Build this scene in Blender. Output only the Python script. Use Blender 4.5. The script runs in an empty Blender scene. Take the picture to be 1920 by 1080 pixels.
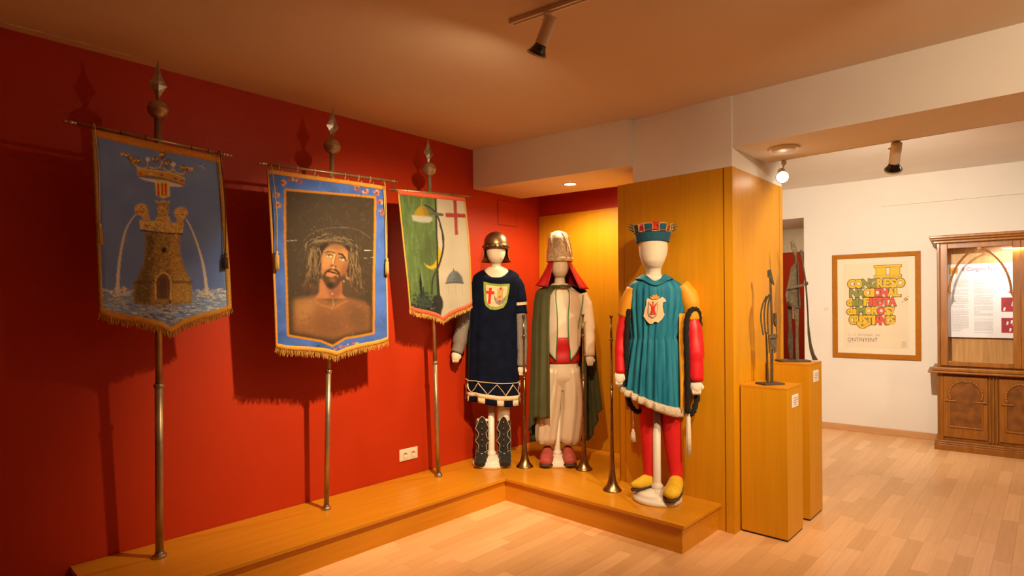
import bpy, bmesh, math, random
import numpy as np
from mathutils import Vector, Matrix
random.seed(7); NR = np.random.RandomState(11)
scn = bpy.context.scene
COL = scn.collection

# light levels (watts) and exposure
EXPO = -0.18
BAN, SPL, COS, SCU, POS, STA, NIC = 440, 16, 160, 320, 390, 7, 66     # track spots, niche downlight
FIL, FAR, BEY, CABL = 2, 26, 16, 6.5                                    # added fill lamps, cabinet lamp

# ------------------------------------------------------------------ camera
YAW = 42.8
cam_d = bpy.data.cameras.new('camera'); cam = bpy.data.objects.new('camera', cam_d); COL.objects.link(cam)
cam_d.sensor_width = 36.0; cam_d.lens = 1095.57/1920*36
cam_d.shift_y = (572.98-540)/1920
cam_d.clip_start = .05
cam.matrix_world = Matrix.Translation((3.709, 0, 1.5)) @ Matrix.Rotation(math.radians(YAW), 4, 'Z') @ \
    Matrix.Rotation(math.radians(90), 4, 'X') @ Matrix.Rotation(math.radians(-.42), 4, 'Z')
scn.camera = cam

# ------------------------------------------------------------------ world and exposure
w = bpy.data.worlds.new('world'); scn.world = w; w.use_nodes = True
w.node_tree.nodes['Background'].inputs[0].default_value = (1, .8, .6, 1)
w.node_tree.nodes['Background'].inputs[1].default_value = .02
vs = scn.view_settings
vs.view_transform = 'Standard'; vs.look = 'None'; vs.gamma = 1; vs.use_curve_mapping = False
vs.exposure = EXPO
WARM = (1.0, .72, .40)

def lamp(name, kind, loc, energy, color=WARM, target=None, angle=None, blend=1.0, radius=.03, size=None, parent=None):
    d = bpy.data.lights.new(name, kind); d.energy = energy; d.color = color
    if kind == 'SPOT':
        d.spot_size = math.radians(angle); d.spot_blend = blend; d.shadow_soft_size = radius
    elif kind == 'POINT':
        d.shadow_soft_size = radius
    elif kind == 'AREA':
        d.shape = 'DISK'; d.size = size
        if angle: d.spread = math.radians(angle)
    o = bpy.data.objects.new(name, d); COL.objects.link(o)
    o.location = loc
    if target is not None:
        o.rotation_euler = (Vector(target)-Vector(loc)).to_track_quat('-Z', 'Y').to_euler()
    return o

# ------------------------------------------------------------------ materials
MATS = {}
def srgb(r, g, b):
    f = lambda c: (c/255/12.92) if c/255 <= .04045 else ((c/255+.055)/1.055)**2.4
    return (f(r), f(g), f(b))
def mat(name, col, rough=.5, metal=0.0, var=0.0, scale=20, bump=0.0, stretch=(1, 1, 1), spec=.5, sheen=0.0, coat=0.0, col2=None, wave=None, emit=None, estr=0, bscale=None, alpha=None, trans=0):
    if name in MATS: return MATS[name]
    m = bpy.data.materials.new(name); m.use_nodes = True; MATS[name] = m
    nt = m.node_tree; n = nt.nodes; L = nt.links
    b = n['Principled BSDF']
    b.inputs['Base Color'].default_value = (*col, 1); b.inputs['Roughness'].default_value = rough
    b.inputs['Metallic'].default_value = metal; b.inputs['Specular IOR Level'].default_value = spec
    if sheen: b.inputs['Sheen Weight'].default_value = sheen; b.inputs['Sheen Roughness'].default_value = .35
    if coat: b.inputs['Coat Weight'].default_value = coat; b.inputs['Coat Roughness'].default_value = .15
    if trans: b.inputs['Transmission Weight'].default_value = trans; b.inputs['IOR'].default_value = 1.02 if trans == 1 else 1.3
    if emit: b.inputs['Emission Color'].default_value = (*emit, 1); b.inputs['Emission Strength'].default_value = estr
    if var or col2 or bump:
        tc = n.new('ShaderNodeTexCoord'); mp = n.new('ShaderNodeMapping'); L.new(tc.outputs['Object'], mp.inputs[0])
        mp.inputs['Scale'].default_value = stretch
        nz = n.new('ShaderNodeTexNoise'); L.new(mp.outputs[0], nz.inputs[0]); nz.inputs['Scale'].default_value = scale
        nz.inputs['Detail'].default_value = 6
        if var or col2:
            cr = n.new('ShaderNodeValToRGB'); L.new(nz.outputs[0], cr.inputs[0])
            cr.color_ramp.elements[0].position = .3; cr.color_ramp.elements[1].position = .7
            c2 = col2 or tuple(min(1, c*(1+var)) for c in col); c1 = col if col2 else tuple(c*(1-var) for c in col)
            cr.color_ramp.elements[0].color = (*c1, 1); cr.color_ramp.elements[1].color = (*c2, 1)
            L.new(cr.outputs[0], b.inputs['Base Color'])
        if bump:
            bp = n.new('ShaderNodeBump'); bp.inputs['Strength'].default_value = bump; bp.inputs['Distance'].default_value = .01
            src = nz
            if bscale:
                src = n.new('ShaderNodeTexNoise'); L.new(mp.outputs[0], src.inputs[0]); src.inputs['Scale'].default_value = bscale; src.inputs['Detail'].default_value = 4
            L.new(src.outputs[0], bp.inputs['Height']); L.new(bp.outputs[0], b.inputs['Normal'])
    return m
def vcmat(name, rough=.6, bump=0.0, spec=.3, sheen=0, bscale=60, coat=0):
    m = mat(name, (.5, .5, .5), rough, spec=spec, bump=bump, scale=bscale, sheen=sheen, coat=coat)
    at = m.node_tree.nodes.new('ShaderNodeVertexColor'); at.layer_name = 'Col'
    m.node_tree.links.new(at.outputs[0], m.node_tree.nodes['Principled BSDF'].inputs['Base Color'])
    return m

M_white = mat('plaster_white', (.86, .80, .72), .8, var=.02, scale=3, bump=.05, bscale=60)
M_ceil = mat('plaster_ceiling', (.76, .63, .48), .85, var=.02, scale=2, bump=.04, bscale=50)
M_red = mat('red_paint', (.50, .034, .004), .5, var=.04, scale=1.5, bump=.06, bscale=90, spec=.35)
M_terra = mat('terracotta_paint', (.42, .20, .10), .7, var=.04, scale=2)
M_wood = mat('honey_veneer', (.62, .275, .006), .42, scale=5, stretch=(7, 7, .35), col2=(.69, .31, .008), spec=.3)
M_woodh = mat('honey_veneer_platform', (.60, .245, .010), .30, scale=5, stretch=(7, .4, 7), col2=(.69, .285, .014), spec=.35)
M_woodx = mat('honey_veneer_platform_x', (.60, .245, .010), .30, scale=5, stretch=(.4, 7, 7), col2=(.69, .285, .014), spec=.35)
M_gap = mat('dark_gap', (.05, .02, .01), .9)
M_base = mat('beech_skirting', (.62, .33, .14), .4, var=.08, scale=6, stretch=(.5, 6, 6))
M_brass = mat('aged_brass', (.34, .235, .11), .32, metal=1, var=.3, scale=30)
M_pole = mat('dull_bronze_tube', (.42, .32, .20), .38, metal=.7, var=.25, scale=12)
M_iron = mat('polished_iron', (.42, .40, .36), .35, metal=1, var=.2, scale=40)
M_rust = mat('oxidised_iron', (.085, .064, .042), .6, metal=.3, var=.35, scale=45, bump=.15)
M_rust2 = mat('oxidised_iron_brown', (.135, .10, .058), .6, metal=.25, var=.35, scale=45, bump=.15)
M_cream = mat('cream_jersey', (.80, .70, .56), .85, var=.04, scale=12, sheen=.2)
M_stand = mat('white_lacquer', (.80, .72, .62), .4, var=.03, scale=8)
M_gold = mat('gold_fringe', (.52, .29, .055), .65, var=.3, scale=150)
M_goldtape = mat('ochre_tape', (.66, .30, .035), .75, var=.12, scale=60)
M_redtape = mat('red_tape', (.62, .10, .04), .75, var=.1, scale=60)
M_cord = mat('gold_cord', (.62, .42, .14), .7, var=.2, scale=120)
M_darkcord = mat('dark_cord', (.10, .065, .03), .8)
M_black = mat('black_gloss', (.012, .01, .01), .25, coat=.5)
M_lampwhite = mat('lamp_white_enamel', (.82, .74, .64), .4)
M_plastic = mat('white_plastic', (.85, .78, .66), .35)
M_dark = mat('dark_hole', (.03, .025, .02), .8)
M_plate = mat('label_card', (.88, .82, .74), .6)
M_ink = mat('label_ink', (.22, .19, .17), .8)

# ------------------------------------------------------------------ mesh helpers
def mesh(name, verts, faces, smooth=False, recalc=True):
    me = bpy.data.meshes.new(name); me.from_pydata([tuple(v) for v in verts], [], faces)
    if recalc:
        bm = bmesh.new(); bm.from_mesh(me); bmesh.ops.recalc_face_normals(bm, faces=bm.faces); bm.to_mesh(me); bm.free()
    if smooth: me.polygons.foreach_set('use_smooth', [True]*len(me.polygons))
    me.update(); return me
class MB:
    def __init__(s): s.v = []; s.f = []
    def add(s, v, f):
        o = len(s.v); s.v += [tuple(p) for p in v]; s.f += [tuple(i+o for i in q) for q in f]; return s
    def box(s, a, b):
        (x0, y0, z0), (x1, y1, z1) = a, b
        return s.add([(x0, y0, z0), (x1, y0, z0), (x1, y1, z0), (x0, y1, z0), (x0, y0, z1), (x1, y0, z1), (x1, y1, z1), (x0, y1, z1)],
                     [(0, 3, 2, 1), (4, 5, 6, 7), (0, 1, 5, 4), (1, 2, 6, 5), (2, 3, 7, 6), (3, 0, 4, 7)])
    def prism(s, poly, z0, z1):                    # polygon in xy, extruded along z
        n = len(poly)
        v = [(x, y, z0) for x, y in poly]+[(x, y, z1) for x, y in poly]
        return s.add(v, [tuple(range(n))[::-1], tuple(range(n, 2*n))]+[(i, (i+1) % n, n+(i+1) % n, n+i) for i in range(n)])
    def plate(s, poly, y0, y1, bend=None):         # polygon in xz, thickness along y
        n = len(poly); B = bend or (lambda x, z: 0)
        v = [(x, y0+B(x, z), z) for x, z in poly]+[(x, y1+B(x, z), z) for x, z in poly]
        return s.add(v, [tuple(range(n)), tuple(range(n, 2*n))[::-1]]+[(i, n+i, n+(i+1) % n, (i+1) % n) for i in range(n)])
    def lathe(s, prof, n=24, c=(0, 0, 0), ax='z', caps=True):
        v = []; f = []
        for r, h in prof:
            for i in range(n):
                a = 2*math.pi*i/n; p = (r*math.cos(a), r*math.sin(a), h)
                if ax == 'y': p = (p[0], p[2], p[1])
                if ax == 'x': p = (p[2], p[0], p[1])
                v.append((c[0]+p[0], c[1]+p[1], c[2]+p[2]))
        m = len(prof)
        for j in range(m-1):
            for i in range(n): f.append((j*n+i, j*n+(i+1) % n, (j+1)*n+(i+1) % n, (j+1)*n+i))
        if caps: f += [tuple(range(n))[::-1], tuple(range((m-1)*n, m*n))]
        return s.add(v, f)
    def surf(s, fn, nu, nv, closed=False, cap0=False, cap1=False):   # fn(u,v) u in 0..1 around, v 0..1 along
        cu = nu if closed else nu+1
        v = [fn(i/nu, j/nv) for j in range(nv+1) for i in range(cu)]
        f = [(j*cu+i, j*cu+(i+1) % cu, (j+1)*cu+(i+1) % cu, (j+1)*cu+i) for j in range(nv) for i in range(nu)]
        if cap0: f.append(tuple(range(cu))[::-1])
        if cap1: f.append(tuple(range(nv*cu, (nv+1)*cu)))
        return s.add(v, f)
    def tube(s, path, rad, n=10, ref=(0, 1, 0), fold=None, cap=True):  # rad: number, or list of r or (a,b)
        P = [Vector(p) for p in path]; m = len(P)
        R = [rad]*m if not isinstance(rad, (list, tuple)) else list(rad)
        ref = Vector(ref); v = []
        for j in range(m):
            T = (P[min(j+1, m-1)]-P[max(j-1, 0)]).normalized()
            A = T.cross(ref)
            if A.length < 1e-4: A = T.cross(Vector((1, 0, .01)))
            A.normalize(); B = A.cross(T).normalized()
            a, b = R[j] if isinstance(R[j], (list, tuple)) else (R[j], R[j])
            for i in range(n):
                t = 2*math.pi*i/n; k = 1
                if fold: k = 1+fold[0]*math.sin(fold[1]*t+fold[2]*j)
                v.append(P[j]+A*(a*k*math.cos(t))+B*(b*k*math.sin(t)))
        f = [(j*n+i, j*n+(i+1) % n, (j+1)*n+(i+1) % n, (j+1)*n+i) for j in range(m-1) for i in range(n)]
        if cap: f += [tuple(range(n))[::-1], tuple(range((m-1)*n, m*n))]
        return s.add(v, f)
    def ball(s, c, r, n=14, m=9):
        r = r if isinstance(r, (list, tuple)) else (r, r, r)
        return s.surf(lambda u, v: (c[0]+r[0]*math.cos(2*math.pi*u)*math.sin(math.pi*(.001+.998*v)),
                                    c[1]+r[1]*math.sin(2*math.pi*u)*math.sin(math.pi*(.001+.998*v)), c[2]-r[2]*math.cos(math.pi*v)), n, m, True, True, True)
    def obj(s, name, m, parent=None, smooth=False, bevel=0, solid=0, sub=0, offset=0):
        return link(name, mesh(name, s.v, s.f, smooth), m, parent, bevel, solid, sub, offset)
def link(name, me, m, parent=None, bevel=0, solid=0, sub=0, offset=0):
    o = bpy.data.objects.new(name, me); COL.objects.link(o)
    if m is not None and not me.materials: me.materials.append(m)
    if parent is not None: o.parent = parent
    if sub:
        d = o.modifiers.new('sub', 'SUBSURF'); d.levels = d.render_levels = sub
    if solid:
        d = o.modifiers.new('solid', 'SOLIDIFY'); d.thickness = solid; d.offset = offset
    if bevel:
        d = o.modifiers.new('bevel', 'BEVEL'); d.width = bevel; d.segments = 2; d.limit_method = 'ANGLE'
    return o
def smooth_path(pts, k=8):
    P = [np.array(p, float) for p in pts]; P = [2*P[0]-P[1]]+P+[2*P[-1]-P[-2]]; out = []
    for i in range(1, len(P)-2):
        for t in np.linspace(0, 1, k, endpoint=False):
            a, b, c, d = P[i-1:i+3]
            out.append(tuple(.5*((2*b)+(c-a)*t+(2*a-5*b+4*c-d)*t*t+(3*b-a-3*c+d)*t**3)))
    out.append(tuple(P[-2])); return out
def lerp(tab, x):
    xs = [t[0] for t in tab]; return [float(np.interp(x, xs, [t[k] for t in tab])) for k in range(1, len(tab[0]))]
def thing(name, label, cat, loc=(0, 0, 0), rotz=0, group=None):
    o = bpy.data.objects.new(name, None); COL.objects.link(o); o.empty_display_size = .05
    o.location = loc; o.rotation_euler = (0, 0, rotz); o['label'] = label; o['category'] = cat
    if group: o['group'] = group
    return o
def tag(o, label, cat, group=None):
    o['label'] = label; o['category'] = cat
    if group: o['group'] = group
    return o
def struct(o, label=None, cat=None):
    o['kind'] = 'structure'
    if label: o['label'] = label
    if cat: o['category'] = cat
    return o
def text(name, body, m, parent, M, size, offset=0.0, extrude=.0006, sx=1.0, align='LEFT', space=1.0):
    cu = bpy.data.curves.new(name, 'FONT'); cu.body = body; cu.size = size; cu.offset = offset; cu.extrude = extrude
    cu.align_x = align; cu.resolution_u = 3; cu.space_character = space
    t = bpy.data.objects.new(name, cu); COL.objects.link(t)
    bpy.context.view_layer.update()
    me = bpy.data.meshes.new_from_object(t.evaluated_get(bpy.context.evaluated_depsgraph_get()))
    bpy.data.objects.remove(t); bpy.data.curves.remove(cu)
    me.name = name
    me.transform(M @ Matrix.Diagonal((sx, 1, 1, 1)))
    me.materials.clear(); me.materials.append(m)
    o = bpy.data.objects.new(name, me); COL.objects.link(o); o.parent = parent
    return o

# ================================================================== THE ROOM
H = 2.858; ZS = 2.518; ZW = 2.398; PL = .18
RX, RY0 = 6.3, -2.7                 # right wall, rear wall behind the camera
def far_y(x): return 7.706+.083*(x-1.648)
wl = MB(); wl.box((-.15, RY0, 0), (0, 4.6, H))
wall_left = struct(wl.obj('wall_left', M_red), 'dark red painted wall behind the three hanging banners', 'wall')
hatch = MB().box((0, 3.828, 2.243), (.004, 4.07, 2.465)).obj('access_hatch', M_red, wall_left, bevel=.002)
gm = MB()
for a, b in (((0, 3.824, 2.239), (.0025, 3.828, 2.469)), ((0, 3.828, 2.239), (.0025, 4.074, 2.243)), ((0, 3.828, 2.465), (.0025, 4.074, 2.469)), ((0, 4.07, 2.243), (.0025, 4.074, 2.465))): gm.box(a, b)
gm.obj('hatch_gap', M_gap, wall_left)
NB = lambda x: 4.40+.07*x
nb = MB().prism([(-.15, NB(-.15)+.013), (1.4, NB(1.4)+.013), (1.4, 4.72), (-.15, 4.72)], 0, H).obj('wall_niche', M_red)
struct(nb, 'red back wall of the niche above its bright veneer panel', 'wall')
MB().prism([(.004, NB(0)), (1.31, NB(1.31)), (1.31, NB(1.31)+.012), (.004, NB(0)+.012)], PL+.001, 2.37).obj('veneer_panel', M_wood, nb)
# veneered block with white plaster head
bl = MB().box((1.322, 3.789, 0), (2.168, 4.71, ZW-.012)).obj('wall_block', M_gap)
struct(bl, 'honey veneer clad wall block behind the blue mannequin', 'wall')
def panel(a, b, bev=.0015): return MB().box(a, b).obj('veneer_panel', M_wood, bl, bevel=bev)
panel((1.307, 3.774, 0), (1.3585, 3.789, ZW)); panel((1.361, 3.774, 0), (2.119, 3.789, ZW))
panel((2.125, 3.768, 0), (2.183, 3.789, ZW)); panel((2.168, 3.7895, 0), (2.183, 3.838, ZW))
panel((2.168, 3.840, 0), (2.181, 4.655, ZW)); panel((2.168, 4.657, 0), (2.183, 4.725, ZW))
panel((1.307, 3.7895, 0), (1.322, 4.49, ZW)); panel((1.322, 3.7895, ZW-.012), (2.168, 4.71, ZW))
col = MB().box((1.44, 3.771, ZW), (2.178, 4.72, H)).obj('wall_column', M_white)
struct(col, 'cream plaster column above the veneer block', 'wall')
# behind the block and far rooms
fw = MB().box((.3, 4.71, 0), (2.168, 4.75, 2.92)); struct(fw.obj('wall_block_rear', M_white), 'white wall on the far side of the veneer block', 'wall')
struct(MB().box((.15, 4.72, 0), (.3, 7.58, 2.92)).obj('wall_far_left', M_white), 'white side wall of the far room', 'wall')
# far wall with doorway
DX0, DX1, DZ = .52, 1.472, 2.552
def farwall(mb, x0, x1, z0, z1, th=.12): return mb.prism([(x0, far_y(x0)), (x1, far_y(x1)), (x1, far_y(x1)+th), (x0, far_y(x0)+th)], z0, z1)
q = MB(); farwall(q, .15, DX0, 0, DZ, .5); farwall(q, DX1, RX, 0, 2.92); farwall(q, .15, DX1, DZ, 2.92, 1.1)
wall_far = struct(q.obj('wall_far', M_white), 'cream far wall that carries the framed congress poster', 'wall')
q = MB(); q.prism([(2.28, far_y(2.28)-.028), (RX, far_y(RX)-.028), (RX, far_y(RX)), (2.28, far_y(2.28))], 2.595, 2.92); q.obj('plaster_ledge', M_white, wall_far)
q = MB(); q.prism([(DX1, far_y(DX1)-.014), (2.84, far_y(2.84)-.014), (2.84, far_y(2.84)), (DX1, far_y(DX1))], 0, .075)
struct(q.obj('baseboard_far', M_base, bevel=.004), 'beech skirting board under the framed poster', 'baseboard')
# room beyond the doorway
struct(MB().box((-.8, 10.4, 0), (2.6, 10.5, 2.36)).obj('wall_beyond', M_red), 'red wall seen through the narrow doorway', 'wall')
struct(MB().box((-.8, 10.38, 2.36), (2.6, 10.5, 2.92)).obj('wall_beyond_head', M_white), 'white wall band above the red wall beyond', 'wall')
struct(MB().box((-.9, 7.8, 0), (-.8, 10.5, 2.92)).obj('wall_beyond_left', M_white), 'white side wall of the room beyond', 'wall')
struct(MB().box((2.5, 7.9, 0), (2.6, 10.4, 2.92)).obj('wall_beyond_right', M_white), 'white wall on the hidden side of the room beyond', 'wall')
struct(MB().box((-.9, 7.8, 2.92), (2.6, 10.5, 3.0)).obj('ceiling_beyond', M_white), 'ceiling of the room beyond the doorway', 'ceiling')
dj = MB().box((.80, 10.30, 0), (.93, 10.385, 2.1)).obj('trim_1', M_wood, bevel=.004); struct(dj, 'honey wood upright at the red wall beyond', 'trim')
tag(MB().box((.50, 10.385, 1.24), (.59, 10.398, 1.46)).obj('wall_notice', M_plate, bevel=.002), 'white notice card on the red wall beyond the doorway', 'card')
# walls outside the view
struct(MB().box((RX, RY0, 0), (RX+.12, 8.3, 3.0)).obj('wall_right', M_terra), 'terracotta right wall outside the view', 'wall')
struct(MB().box((-.15, RY0-.12, 0), (RX+.12, RY0, 3.0)).obj('wall_rear', M_red), 'red wall behind the viewer', 'wall')
# ceilings, soffit, beam
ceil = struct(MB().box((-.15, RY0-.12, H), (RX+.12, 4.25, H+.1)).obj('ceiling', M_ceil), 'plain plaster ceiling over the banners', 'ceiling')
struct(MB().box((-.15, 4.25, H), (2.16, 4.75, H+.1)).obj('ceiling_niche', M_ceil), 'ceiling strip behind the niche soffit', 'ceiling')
struct(MB().box((.15, 4.71, 2.92), (RX+.12, 8.4, 3.0)).obj('ceiling_far', M_white), 'cream ceiling of the far room', 'ceiling')
struct(MB().box((2.16, 4.25, 2.92), (RX+.12, 4.71, 3.0)).obj('ceiling_far_edge', M_white), 'ceiling edge of the far room next to the beam', 'ceiling')
sof = MB().prism([(.0, 3.518), (1.4395, 3.716), (1.4395, 4.385), (.0, 4.15)], ZS, H)
struct(sof.obj('ceiling_soffit', M_white), 'cream soffit box above the niche with a downlight', 'soffit')
struct(MB().box((2.178, 3.78, 2.522), (RX, 4.36, 2.925)).obj('ceiling_beam', M_white), 'deep cream ceiling beam between the two rooms', 'beam')
# spatula ridge of old plaster along the red wall head
rg = MB(); pts = [(0.004+.004*random.random(), y, H-.003) for y in np.arange(.2, 1.3, .05)]
rg.tube([(.07+.012*random.random(), y, H+.001) for y in np.arange(-.3, 1.0, .06)], .0045, 6); rg.obj('plaster_ridge', M_ceil, ceil)

# floor with single laminate strips
fl = MB().box((-.15, RY0-.12, -.06), (RX+.12, 10.5, -.004)).obj('floor', M_gap)
struct(fl, 'beech laminate strip floor', 'floor')
def plank_mat(name, attr):
    m = mat(name, (.7, .4, .2), .33, spec=.45); nt = m.node_tree; n = nt.nodes; L = nt.links
    if attr:
        s = n.new('ShaderNodeVertexColor'); s.layer_name = 'Col'; src = s.outputs[0]
    else:
        s = n.new('ShaderNodeObjectInfo'); src = s.outputs['Color']
    tc = n.new('ShaderNodeNewGeometry'); mp = n.new('ShaderNodeMapping'); L.new(tc.outputs['Position'], mp.inputs[0]); mp.inputs['Scale'].default_value = (60, 3, 1)
    nz = n.new('ShaderNodeTexNoise'); L.new(mp.outputs[0], nz.inputs[0]); nz.inputs['Scale'].default_value = 1; nz.inputs['Detail'].default_value = 5
    mr = n.new('ShaderNodeMapRange'); L.new(nz.outputs[0], mr.inputs[0]); mr.inputs[3].default_value = .86; mr.inputs[4].default_value = 1.12
    mx = n.new('ShaderNodeMix'); mx.data_type = 'RGBA'; mx.blend_type = 'MULTIPLY'; mx.inputs[0].default_value = 1
    L.new(src, mx.inputs[6]); L.new(mr.outputs[0], mx.inputs[7]); L.new(mx.outputs[2], n['Principled BSDF'].inputs['Base Color'])
    return m
M_pl = plank_mat('beech_strip', False); M_pl2 = plank_mat('beech_strip_far', True)
def cam_px(p):
    t = math.radians(YAW); dx, dy, dz = p[0]-3.709, p[1], p[2]-1.5
    dep = -math.sin(t)*dx+math.cos(t)*dy
    if dep < .3: return None
    return 960+1095.6*(math.cos(t)*dx+math.sin(t)*dy)/dep, 573-1095.6*dz/dep, dep
PW = .084; strips = []
for i in range(int(RX/PW)+2):
    x0 = i*PW; y = RY0-random.random()*.6
    while y < 8.2:
        ln = random.choice((.42, .52, .62, .74, .86)); k = random.random()
        base = np.array((.84, .49, .225)); tone = (.88+.22*k)
        c = base*tone*np.array((1, 1+.06*(k-.5), 1+.2*(k-.5)))
        strips.append((x0, y, ln, tuple(c))); y += ln
    if False: pass
def vis(st):
    x, y, ln, c = st
    q = cam_px((x+PW/2, y+ln/2, 0))
    if q is None or not (-30 < q[0] < 1950 and q[1] < 1110): return 0
    if x < .56 and y+ln > .6: return 0
    if x < 2.06 and y > 3.2 and y < 4.7: return 0
    if x < 2.18 and y > 3.75 and y+ln < 4.72: return 0
    if y > far_y(x): return 0
    t = math.radians(YAW); dxp, dyp = 3.709-x, -y
    if x < 2.1 and y > 4.7 and not (x > 1.2): return 0
    return 1/q[2]**2*ln
strips.sort(key=lambda s: -vis(s))
unit = mesh('floor_strip', MB().box((0, 0, -.006), (1, 1, 0)).v, MB().box((0, 0, -.006), (1, 1, 0)).f); unit.materials.append(M_pl)
far_v = []; far_f = []; far_c = []
for i, (x, y, ln, c) in enumerate(strips):
    if i < 298:
        o = bpy.data.objects.new('floor_strip', unit); COL.objects.link(o); o.parent = fl
        o.location = (x+.0003, y+.0004, 0); o.scale = (PW-.0006, ln-.0008, 1); o.color = (*c, 1)
    else:
        b = MB().box((x+.0003, y+.0004, -.006), (x+PW-.0003, y+ln-.0004, 0)); k = len(far_v)
        far_v += b.v; far_f += [tuple(j+k for j in f) for f in b.f]; far_c += [c]*8
me = mesh('floor_strips_rest', far_v, far_f, recalc=False); ca = me.color_attributes.new('Col', 'FLOAT_COLOR', 'POINT')
ca.data.foreach_set('color', np.concatenate([np.array(far_c), np.ones((len(far_c), 1))], 1).ravel().astype(np.float32))
o = link('floor_strips_rest', me, M_pl2, fl); o['kind'] = 'stuff'

# display platform
pf = thing('display_platform', 'low L-shaped honey wood platform along the red wall', 'platform', (0, 0, 0))
MB().prism([(.004, .66), (.61, .66), (.61, 3.279), (.004, 4.0)], 0, PL-.022).obj('base_panel', M_woodh, pf)
MB().prism([(.004, 4.0), (.61, 3.275), (.61, 3.259), (2.069, 3.259), (2.069, 3.773), (1.306, 3.773), (1.306, NB(1.306)-.002), (.004, NB(0)-.002)], 0, PL-.022).obj('base_panel', M_woodx, pf)
MB().prism([(.004, .652), (.632, .652), (.632, 3.237), (.004, 3.74)], PL-.022, PL).obj('top_board', M_woodh, pf, bevel=.002)
MB().prism([(.004, 3.7405), (.632, 3.2375), (2.091, 3.2375), (2.091, 3.773), (1.306, 3.773), (1.306, NB(1.306)-.002), (.004, NB(0)-.002)], PL-.022, PL).obj('top_board', M_woodx, pf, bevel=.002)
# ================================================================== PAINTED BANNERS
class Paint:
    """small raster painter; coordinates are the banner's own picture units"""
    def __init__(s, x0, y0, x1, y1, bg, res=2):
        s.x0, s.y0, s.r = x0, y0, res
        s.h, s.w = int((y1-y0)*res), int((x1-x0)*res)
        s.a = np.ones((s.h, s.w, 3))*np.array(bg, float)
    def _mask(s, pts, pad):
        P = np.array([((x-s.x0)*s.r, (y-s.y0)*s.r) for x, y in pts])
        lo = np.maximum(np.floor(P.min(0)-pad), 0).astype(int); hi = np.minimum(np.ceil(P.max(0)+pad)+1, (s.w, s.h)).astype(int)
        if (hi <= lo).any(): return None
        return P, lo, hi
    def _blur(s, m, soft):
        k = int(round(soft*s.r))
        for _ in range(2 if k else 0):
            for ax in (0, 1):
                p = np.pad(m, [(k, k) if i == ax else (0, 0) for i in (0, 1)], mode='edge'); c = np.cumsum(p, ax)
                c = np.concatenate([np.zeros_like(c.take([0], ax)), c], ax)
                n = m.shape[ax]
                m = (c.take(range(2*k+1, n+2*k+1), ax)-c.take(range(0, n), ax))/(2*k+1)
        return m
    def _put(s, lo, hi, m, col, alpha):
        m = (m*alpha)[..., None]
        s.a[lo[1]:hi[1], lo[0]:hi[0]] = s.a[lo[1]:hi[1], lo[0]:hi[0]]*(1-m)+np.array(col, float)*m
    def poly(s, pts, col, soft=.5, alpha=1):
        q = s._mask(pts, 4+soft*s.r*2)
        if q is None: return
        P, lo, hi = q
        X, Y = np.meshgrid(np.arange(lo[0], hi[0])+.5, np.arange(lo[1], hi[1])+.5); m = np.zeros(X.shape, bool)
        for (xa, ya), (xb, yb) in zip(P, np.roll(P, -1, 0)):
            if ya == yb: continue
            m ^= ((ya > Y) != (yb > Y)) & (X < (xb-xa)*(Y-ya)/(yb-ya)+xa)
        s._put(lo, hi, s._blur(m.astype(float), soft), col, alpha)
    def ell(s, cx, cy, rx, ry, col, rot=0, soft=.5, alpha=1):
        c, d = math.cos(rot), math.sin(rot)
        s.poly([(cx+rx*math.cos(a)*c-ry*math.sin(a)*d, cy+rx*math.cos(a)*d+ry*math.sin(a)*c) for a in np.linspace(0, 2*math.pi, 28)[:-1]], col, soft, alpha)
    def stroke(s, pts, wd, col, soft=.4, alpha=1, sm=True):
        P = np.array(smooth_path(pts, 5) if sm and len(pts) > 2 else pts, float)[:, :2]
        W = np.interp(np.linspace(0, 1, len(P)), np.linspace(0, 1, len(wd)), wd) if isinstance(wd, (list, tuple)) else np.full(len(P), wd)
        pad = W.max()*s.r+soft*s.r*2+3
        q = s._mask(P, pad)
        if q is None: return
        Q, lo, hi = q
        X, Y = np.meshgrid(np.arange(lo[0], hi[0])+.5, np.arange(lo[1], hi[1])+.5); m = np.zeros(X.shape)
        for i in range(len(Q)-1):
            a, b = Q[i], Q[i+1]; d = b-a; L2 = max((d*d).sum(), 1e-6)
            t = np.clip(((X-a[0])*d[0]+(Y-a[1])*d[1])/L2, 0, 1)
            dist = np.hypot(X-a[0]-t*d[0], Y-a[1]-t*d[1]); wd_ = (W[i]+(W[i+1]-W[i])*t)*s.r/2
            m = np.maximum(m, np.clip((wd_-dist)/(soft*s.r+.6)+.5, 0, 1))
        s._put(lo, hi, m, col, alpha)
    def mottle(s, amp, cell, seed=1):
        R = np.random.RandomState(seed); k = max(2, int(cell*s.r))
        g = R.rand(s.h//k+3, s.w//k+3)-.5; yy = np.arange(s.h)/k; xx = np.arange(s.w)/k
        i, j = yy.astype(int), xx.astype(int); fy = (yy-i)[:, None]; fx = (xx-j)[None]
        n = g[i][:, j]*(1-fy)*(1-fx)+g[i+1][:, j]*fy*(1-fx)+g[i][:, j+1]*(1-fy)*fx+g[i+1][:, j+1]*fy*fx
        s.a *= (1+amp*2*n)[..., None]
    def sample(s, x, y):
        i = np.clip(((y-s.y0)*s.r), 0, s.h-1).astype(int); j = np.clip(((x-s.x0)*s.r), 0, s.w-1).astype(int)
        return np.clip(s.a[i, j], 0, 255)
TINT = np.array((.98, .72, .46))
def to_albedo(c, gain):
    c = c/255.; l = np.where(c <= .04045, c/12.92, ((c+.055)/1.055)**2.4)
    return np.clip(l*gain/TINT, .004, .88)
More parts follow.
